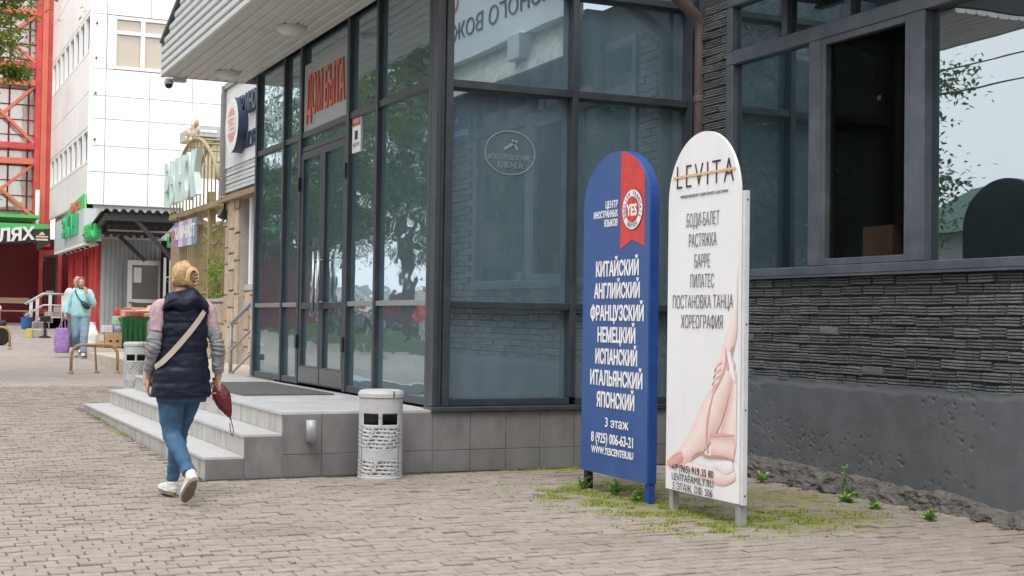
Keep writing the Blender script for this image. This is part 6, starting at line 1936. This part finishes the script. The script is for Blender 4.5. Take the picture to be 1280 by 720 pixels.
# leaf litter
lt = MB()
for k in range(70):
    x, y = rnd.uniform(6.55, 6.74), rnd.uniform(6.6, 10.2)
    leaf(lt, V((x, y, .004)), V((rnd.uniform(-1, 1), rnd.uniform(-1, 1), .1)), .03, .014)
for k in range(26):
    x, y = rnd.uniform(1.2, 5.5), rnd.uniform(6.6, 10.6)
    leaf(lt, V((x, y, .004)), V((rnd.uniform(-1, 1), rnd.uniform(-1, 1), .1)), .04, .018)
lt.build('leaf_litter', mat('dry_leaf', (.34, .15, .06), .8, var=.4, scale=9), fix=False, kind='stuff', label='dry leaf scraps lying on the paving', cat='leaves')

# ---------------------------------------------------------------- trees along the street
m_bark = mat('bark', (.10, .08, .065), .9, var=.3, scale=8, bump=.8, bscale=20)
def leaf_mat(name, c, c2):
    m = mat(name, c, .5, var=.35, scale=2.5, rnd=.0, stain=c2, stain_amt=.8, stain_scale=1.2)
    n = m.node_tree; P = n.nodes['Principled BSDF']; O = n.nodes['Material Output']
    tl = n.nodes.new('ShaderNodeBsdfTranslucent'); mxs = n.nodes.new('ShaderNodeMixShader'); mxs.inputs[0].default_value = .4
    n.links.new(P.inputs['Base Color'].links[0].from_socket, tl.inputs['Color'])
    n.links.new(P.outputs[0], mxs.inputs[1]); n.links.new(tl.outputs[0], mxs.inputs[2]); n.links.new(mxs.outputs[0], O.inputs['Surface'])
    return m
m_leaf = leaf_mat('tree_leaf', (.055, .115, .025), (.12, .17, .03))
m_leaf2 = leaf_mat('tree_leaf_yellowing', (.19, .27, .05), (.42, .33, .09))
def make_tree(seed, Hh, Rr, zc, nl, ls, m, name='street_tree', rz=1.0, extra=()):
    rnd = random.Random(seed)
    e = empty(name, (0, 0, 0), local=True)
    tk = MB()
    pts = [V((0, 0, -.1))]
    for i in range(1, 6): pts.append(V((rnd.uniform(-.12, .12), rnd.uniform(-.12, .12), Hh * .8 * i / 5)))
    tk.tube(pts, [.20, .17, .14, .10, .07, .03], 10)
    clumps = []
    for k in range(34):
        a = rnd.uniform(0, 6.28); t = rnd.uniform(.3, .95)
        b0 = pts[0].lerp(pts[-1], t)
        u_ = rnd.uniform(-1, 1); rad = Rr * (rnd.random() ** .4) * math.sqrt(max(.05, 1 - u_ * u_ * .8))
        tip = V((math.cos(a) * rad, math.sin(a) * rad, zc + u_ * (Hh - zc) * rz))
        mid = b0.lerp(tip, .5) + V((0, 0, .25))
        if k < 16: tk.tube([b0, mid, tip], [.05, .03, .01], 6)
        clumps.append((tip, rnd.uniform(.55, 1.15)))
        clumps.append((mid, rnd.uniform(.4, .7)))
    for (x, y, z, r) in extra:
        tk.tube([V((0, 0, z - .8)), V((x * .5, y * .5, z - .1)), V((x, y, z))], [.05, .03, .01], 6)
        clumps += [(V((x, y, z)), r)]
    tk.build('trunk', m_bark, e, smooth=True)
    lv_ = MB()
    for k in range(nl):
        c, r = rnd.choice(clumps)
        p = c + V((rnd.gauss(0, .5), rnd.gauss(0, .5), rnd.gauss(0, .38))) * r
        if p.z < .4: continue
        d = V((rnd.uniform(-1, 1), rnd.uniform(-1, 1), rnd.uniform(-.8, .4)))
        leaf(lv_, p, d, ls * rnd.uniform(.7, 1.3), ls * rnd.uniform(.45, .7), V((rnd.uniform(-.6, .6), rnd.uniform(-.6, .6), 1)))
    lv_.build('crown', m, e, fix=False, kind='stuff')
    return e
t1 = make_tree(1, 9.5, 3.0, 5.7, 15000, .17, m_leaf, rz=.85)
tag(t1, 'leafy street tree mirrored in the glass door front, nearest one', 'tree', 'street trees mirrored in the glass')
t1.location = (-4.6, 32, gz(32))
for i, (x, y, rz) in enumerate(((-5.2, 38, 1.2), (-4.8, 44, 2.6), (-5.3, 50.5, 4.0), (-4.9, 57, 5.1))):
    c = dup(t1, (x, y, gz(y)), rz)
    c['label'] = ['second', 'third', 'fourth', 'farthest'][i] + ' leafy street tree mirrored in the glass door front'
t2 = make_tree(2, 10.5, 3.4, 6.0, 15000, .20, m_leaf)
tag(t2, 'dark leafy tree across the street, mirrored in the wing windows', 'tree', 'street trees mirrored in the glass')
t2.location = (-6, -3, 0)
c = dup(t1, (-7.15, 27.9, gz(28)), 3.0); c['label'] = 'leafy street tree mirrored in the upper left of the right window'
for i, (x, y, rz) in enumerate(((-8, 3.5, 1.0), (-5, -10, 2.2), (-11, -6, 3.3), (-12, 1, 5))):
    c = dup(t2, (x, y, gz(y)), rz); c['label'] = ['leafy tree beside the road', 'leafy tree farthest down the road', 'leafy tree beyond the road', 'leafy tree across the road'][i] + ' mirrored in the wing windows'
t3 = make_tree(5, 10.5, 2.75, 7.6, 20000, .11, m_leaf2, rz=.85, extra=[(1.95, -.3, 6.2, .5), (2.2, .3, 5.9, .4), (1.9, .2, 5.5, .42), (2.0, -.5, 5.1, .36), (1.75, .5, 4.9, .4), (2.25, 0, 4.75, .22), (1.8, 0, 6.6, .5), (1.7, -.4, 4.45, .28)])
tag(t3, 'tree with yellowing leaves reaching in at the top left corner', 'tree')
t3.location = (-.5, 22.0, gz(22))
# vine on the iron fence
vn = MB(); rnd = random.Random(8)
for k in range(900):
    y = rnd.gauss(25.2, .8); z = zst + abs(rnd.gauss(0, .55))
    if not 23.9 < y < 29: continue
    if noise.noise(V((y * 2.5, z * 2.5, 1))) < -.05: continue
    leaf(vn, V((FX5 + rnd.uniform(-.03, .12), y, z)), V((rnd.uniform(-1, .2), rnd.uniform(-1, 1), rnd.uniform(-1, .5))), .09, .06)
vv = vn.build('climbing_vine', m_leaf2, fix=False, label='yellow green vine climbing the iron fence', cat='vine', kind='stuff')

# ---------------------------------------------------------------- parked cars and low fence mirrored in the doors
m_tyre = mat('tyre', (.02, .02, .02), .85, var=.1)
m_rim = mat('alloy', (.5, .5, .52), .3, metal=.9, var=.05)
m_cw = mat('car_white', (.75, .75, .76), .25, var=.02, coat=.6)
m_cr = mat('car_red', (.50, .015, .025), .25, var=.03, coat=.6)
m_cs = mat('car_silver', (.42, .44, .46), .3, metal=.5, var=.03, coat=.6)
m_cg = glass('car_glass', (.01, .012, .015), (.9, .9, .9), amt=.25, wave=0)
m_lr = mat('tail_lamp', (.45, .01, .015), .2, var=0, coat=.5)
m_lh = mat('head_lamp', (.7, .7, .7), .15, var=0, coat=.5)
def make_car(m):
    e = empty('parked_car', (0, 0, 0), local=True)          # length along y, front at +y
    L, W_ = 4.25, 1.74
    prof = [(-2.1, .30), (-2.12, .62), (-2.06, .95), (-1.9, 1.02), (1.0, 1.02), (1.75, .90), (2.05, .74), (2.12, .5), (2.08, .28)]
    arch_ = []
    for cx in (1.32, -1.30):
        arch_ += [(cx + .37 * math.cos(a), .28 + .40 * math.sin(a)) for a in [math.pi * i / 8 for i in range(9)]]
    outl = prof + arch_
    body = MB()
    n = len(outl)
    for (x, f) in ((-W_ / 2 + .06, .0), (-W_ / 2, .5), (W_ / 2, .5), (W_ / 2 - .06, .0)): pass
    secs = [(-W_ / 2, .97), (-W_ / 2 + .10, 1.0), (W_ / 2 - .10, 1.0), (W_ / 2, .97)]
    for (x, s) in secs: body.v += [(x, y * s, z) for y, z in outl]
    for k in range(3):
        for i in range(n):
            j = (i + 1) % n
            body.face((k * n + i, k * n + j, k * n + n + j, k * n + n + i))
    body.face(list(range(n))[::-1]); body.face([3 * n + i for i in range(n)])
    bo = body.build('body', m, e, bevel=.02)
    gh = MB()
    lo = [(-1.98, .98), (1.12, .98)]; hi = [(-1.45, 1.46), (.25, 1.47)]
    gh.v = [(-W_ / 2 + .06, -1.98, .98), (W_ / 2 - .06, -1.98, .98), (W_ / 2 - .06, 1.12, .98), (-W_ / 2 + .06, 1.12, .98), (-W_ / 2 + .20, -1.5, 1.46), (W_ / 2 - .20, -1.5, 1.46), (W_ / 2 - .20, .28, 1.47), (-W_ / 2 + .20, .28, 1.47)]
    for fc in ((4, 5, 6, 7), (0, 1, 5, 4), (1, 2, 6, 5), (2, 3, 7, 6), (3, 0, 4, 7)): gh.face(fc)
    gh.build('roof', m, e, bevel=.06)
    def quad(name, pts, m_, off):
        MB().prism(pts, off).build(name, m_, e)
    gv = [V(p) for p in gh.v]
    def inset(a, b, c, d, s=.86):
        pts = [gv[a], gv[b], gv[c], gv[d]]; ce = sum(pts, V()) / 4
        return [ce + (p - ce) * s for p in pts]
    quad('rear_window', inset(0, 1, 5, 4), m_cg, (0, -.02, .012)); quad('windscreen', inset(2, 3, 7, 6), m_cg, (0, .012, .016))
    quad('side_window', inset(1, 2, 6, 5, .84), m_cg, (.015, 0, .004)); quad('side_window', inset(3, 0, 4, 7, .84), m_cg, (-.015, 0, .004))
    for (x, y) in ((-.78, 1.32), (.78, 1.32), (-.78, -1.30), (.78, -1.30)):
        w_ = MB().lathe([(.20, -.10), (.30, -.10), (.325, -.07), (.325, .07), (.30, .10), (.20, .10)], 22).build('wheel', m_tyre, e)
        w_.rotation_euler = (0, R(90), 0); w_.location = (x, y, .325)
        r_ = MB().lathe([(1e-6, -.095), (.10, -.09), (.205, -.085), (.205, .085), (.1, .09), (1e-6, .095)], 14).build('rim', m_rim, w_)
        r_.location = (0, 0, 0)
        for q in (w_,):
            for v_ in q.data.vertices: v_.co.z -= .10
        for v_ in r_.data.vertices: v_.co.z -= .095
    for s in (-1, 1):
        MB().box(s * .60 - .17, -2.125, .72, s * .60 + .17, -2.06, .93).build('tail_lamp', m_lr, e, bevel=.02)
        MB().box(s * .62 - .18, 1.98, .62, s * .62 + .18, 2.09, .74).build('headlight', m_lh, e, bevel=.02)
        MB().box(s * .92 - .09, .75, .98, s * .92 + .09, .87, 1.10).build('mirror', m, e, bevel=.03)
    MB().box(-.26, -2.135, .60, .26, -2.118, .72).build('number_plate', m_white, e)
    MB().box(-.85, -2.16, .32, .85, -2.08, .50).build('bumper', m, e, bevel=.03)
    return e
car = make_car(m_cr)
tag(car, 'red parked hatchback mirrored in the glass beside the door', 'car', 'cars parked along the road')
car.location = (-8.3, 45.5, gz(45.5) - .05)
for i, (y, sw, lb_) in enumerate(((51.5, {m_cr: m_cw}, 'white parked hatchback mirrored in the doors, just beyond the red car'), (57.3, {m_cr: m_cs}, 'silver parked hatchback mirrored in the left panes'), (63, {m_cr: m_cw}, 'farthest white parked hatchback mirrored in the left panes'))):
    c = dup(car, (-8.3 - .1 * i, y, gz(y) - .05), R(2 * i), swap=sw); c['label'] = lb_
lf_ = empty('low_fence', (-6.9, 45, gz(45)), 'low iron lawn fence mirrored in the glass doors', 'fence')
y = 34
while y < 62:
    MB().box(-6.92, y, gz(y) - .04, -6.88, y + .04, gz(y) + .62).build('picket', m_white if int(y) % 5 == 0 else m_darksteel, lf_)
    y += .3
for a, b in ((34, 45), (45, 60)):
    MB().bar((-6.9, a, gz(a) + .58), (-6.9, b, gz(b) + .58), .03, .03).build('rail', m_darksteel, lf_)
# unseen apartment block, added to darken the reflections in wing and front glass
ab = empty('darkening_block', (-16, -22, 0), 'unseen brown apartment block added to darken the mirrored windows', 'building')
MB().box(-46, -34, -.1, 4, -18, 17).build('wall', mat('block_wall', (.17, .15, .135), .85, var=.15, scale=1.5), ab)
_f = None
for i in range(14):
    for j in range(5):
        x, z = -44 + i * 3.4, 1.4 + j * 3.1
        if _f is None:
            _f = MB().box(x, -18.0, z, x + 1.5, -17.94, z + 1.5).build('window', m_darkglass, ab); _o = V(ORG[_f.name]); _x, _z = x, z
        else: link_mesh('window', _f.data, _o + V((x - _x, 0, z - _z)), ab)
# green roofed kiosk across the road, mirrored in the right window
kk = empty('kiosk', (-15, 27, gz(27)), 'green roofed kiosk with yellow gable mirrored in the right window', 'kiosk')
z_ = gz(27)
MB().box(-18, 24, z_, -13, 33, z_ + 3.6).build('wall', m_lgrey, kk)
m_kroof = mat('kiosk_roof', (.05, .11, .09), .6)
MB().prism([(-18.3, 23.6, z_ + 3.6), (-12.6, 23.6, z_ + 3.6), (-15.4, 23.6, z_ + 5.3)], (0, 10, 0)).build('roof', m_kroof, kk)
MB().prism([(-12.58, 25.2, z_ + 2.9), (-12.58, 28.2, z_ + 2.9), (-12.58, 26.7, z_ + 4.6)], (.12, 0, 0)).build('gable', m_white, kk)
MB().prism([(-12.44, 25.7, z_ + 2.9), (-12.44, 27.7, z_ + 2.9), (-12.44, 26.7, z_ + 4.1)], (.04, 0, 0)).build('gable_panel', mat('kiosk_yellow', (.62, .45, .10), .6), kk)
# dark motor scooter at the left edge
ms = empty('motor_scooter', (1.97, 34.4, gz(34.4)), 'black motor scooter poking in at the left edge', 'scooter', rz=R(-80), local=True)
for y in (-.6, .6):
    w_ = MB().lathe([(.12, -.05), (.21, -.05), (.24, -.02), (.24, .02), (.21, .05), (.12, .05)], 20).build('wheel', m_tyre, ms)
    for v_ in w_.data.vertices: v_.co.z -= .05
    w_.rotation_euler = (0, R(90), 0); w_.location = (0, y, .24)
loft(MB(), [(0, -.75, .55, .10, .08), (0, -.45, .58, .17, .16), (0, -.1, .42, .16, .10), (0, .1, .30, .16, .05), (0, .3, .32, .16, .06)], 16, 4).build('body', m_black, ms, smooth=True)
loft(MB(), [(0, .25, .30, .18, .05), (0, .42, .55, .20, .07), (0, .48, .80, .17, .08), (0, .46, .95, .10, .06)], 16, 4).build('front_shield', m_black, ms, smooth=True)
loft(MB(), [(0, .60, .42, .08, .05), (0, .62, .52, .09, .12), (0, .60, .56, .05, .06)], 12, 3).build('mudguard', m_black, ms, smooth=True)
blob(MB(), (0, .55, .88), (.09, .06, .07)).build('headlight', m_lh, ms, smooth=True)
MB().tube([(-.32, .40, 1.0), (-.1, .46, 1.0), (.1, .46, 1.0), (.32, .40, 1.0)], .018, 8).build('handlebar', m_black, ms)
loft(MB(), [(0, -.7, .72, .1, .03), (0, -.4, .74, .15, .05), (0, 0, .70, .12, .04)], 14, 4).build('seat', m_black, ms, smooth=True)
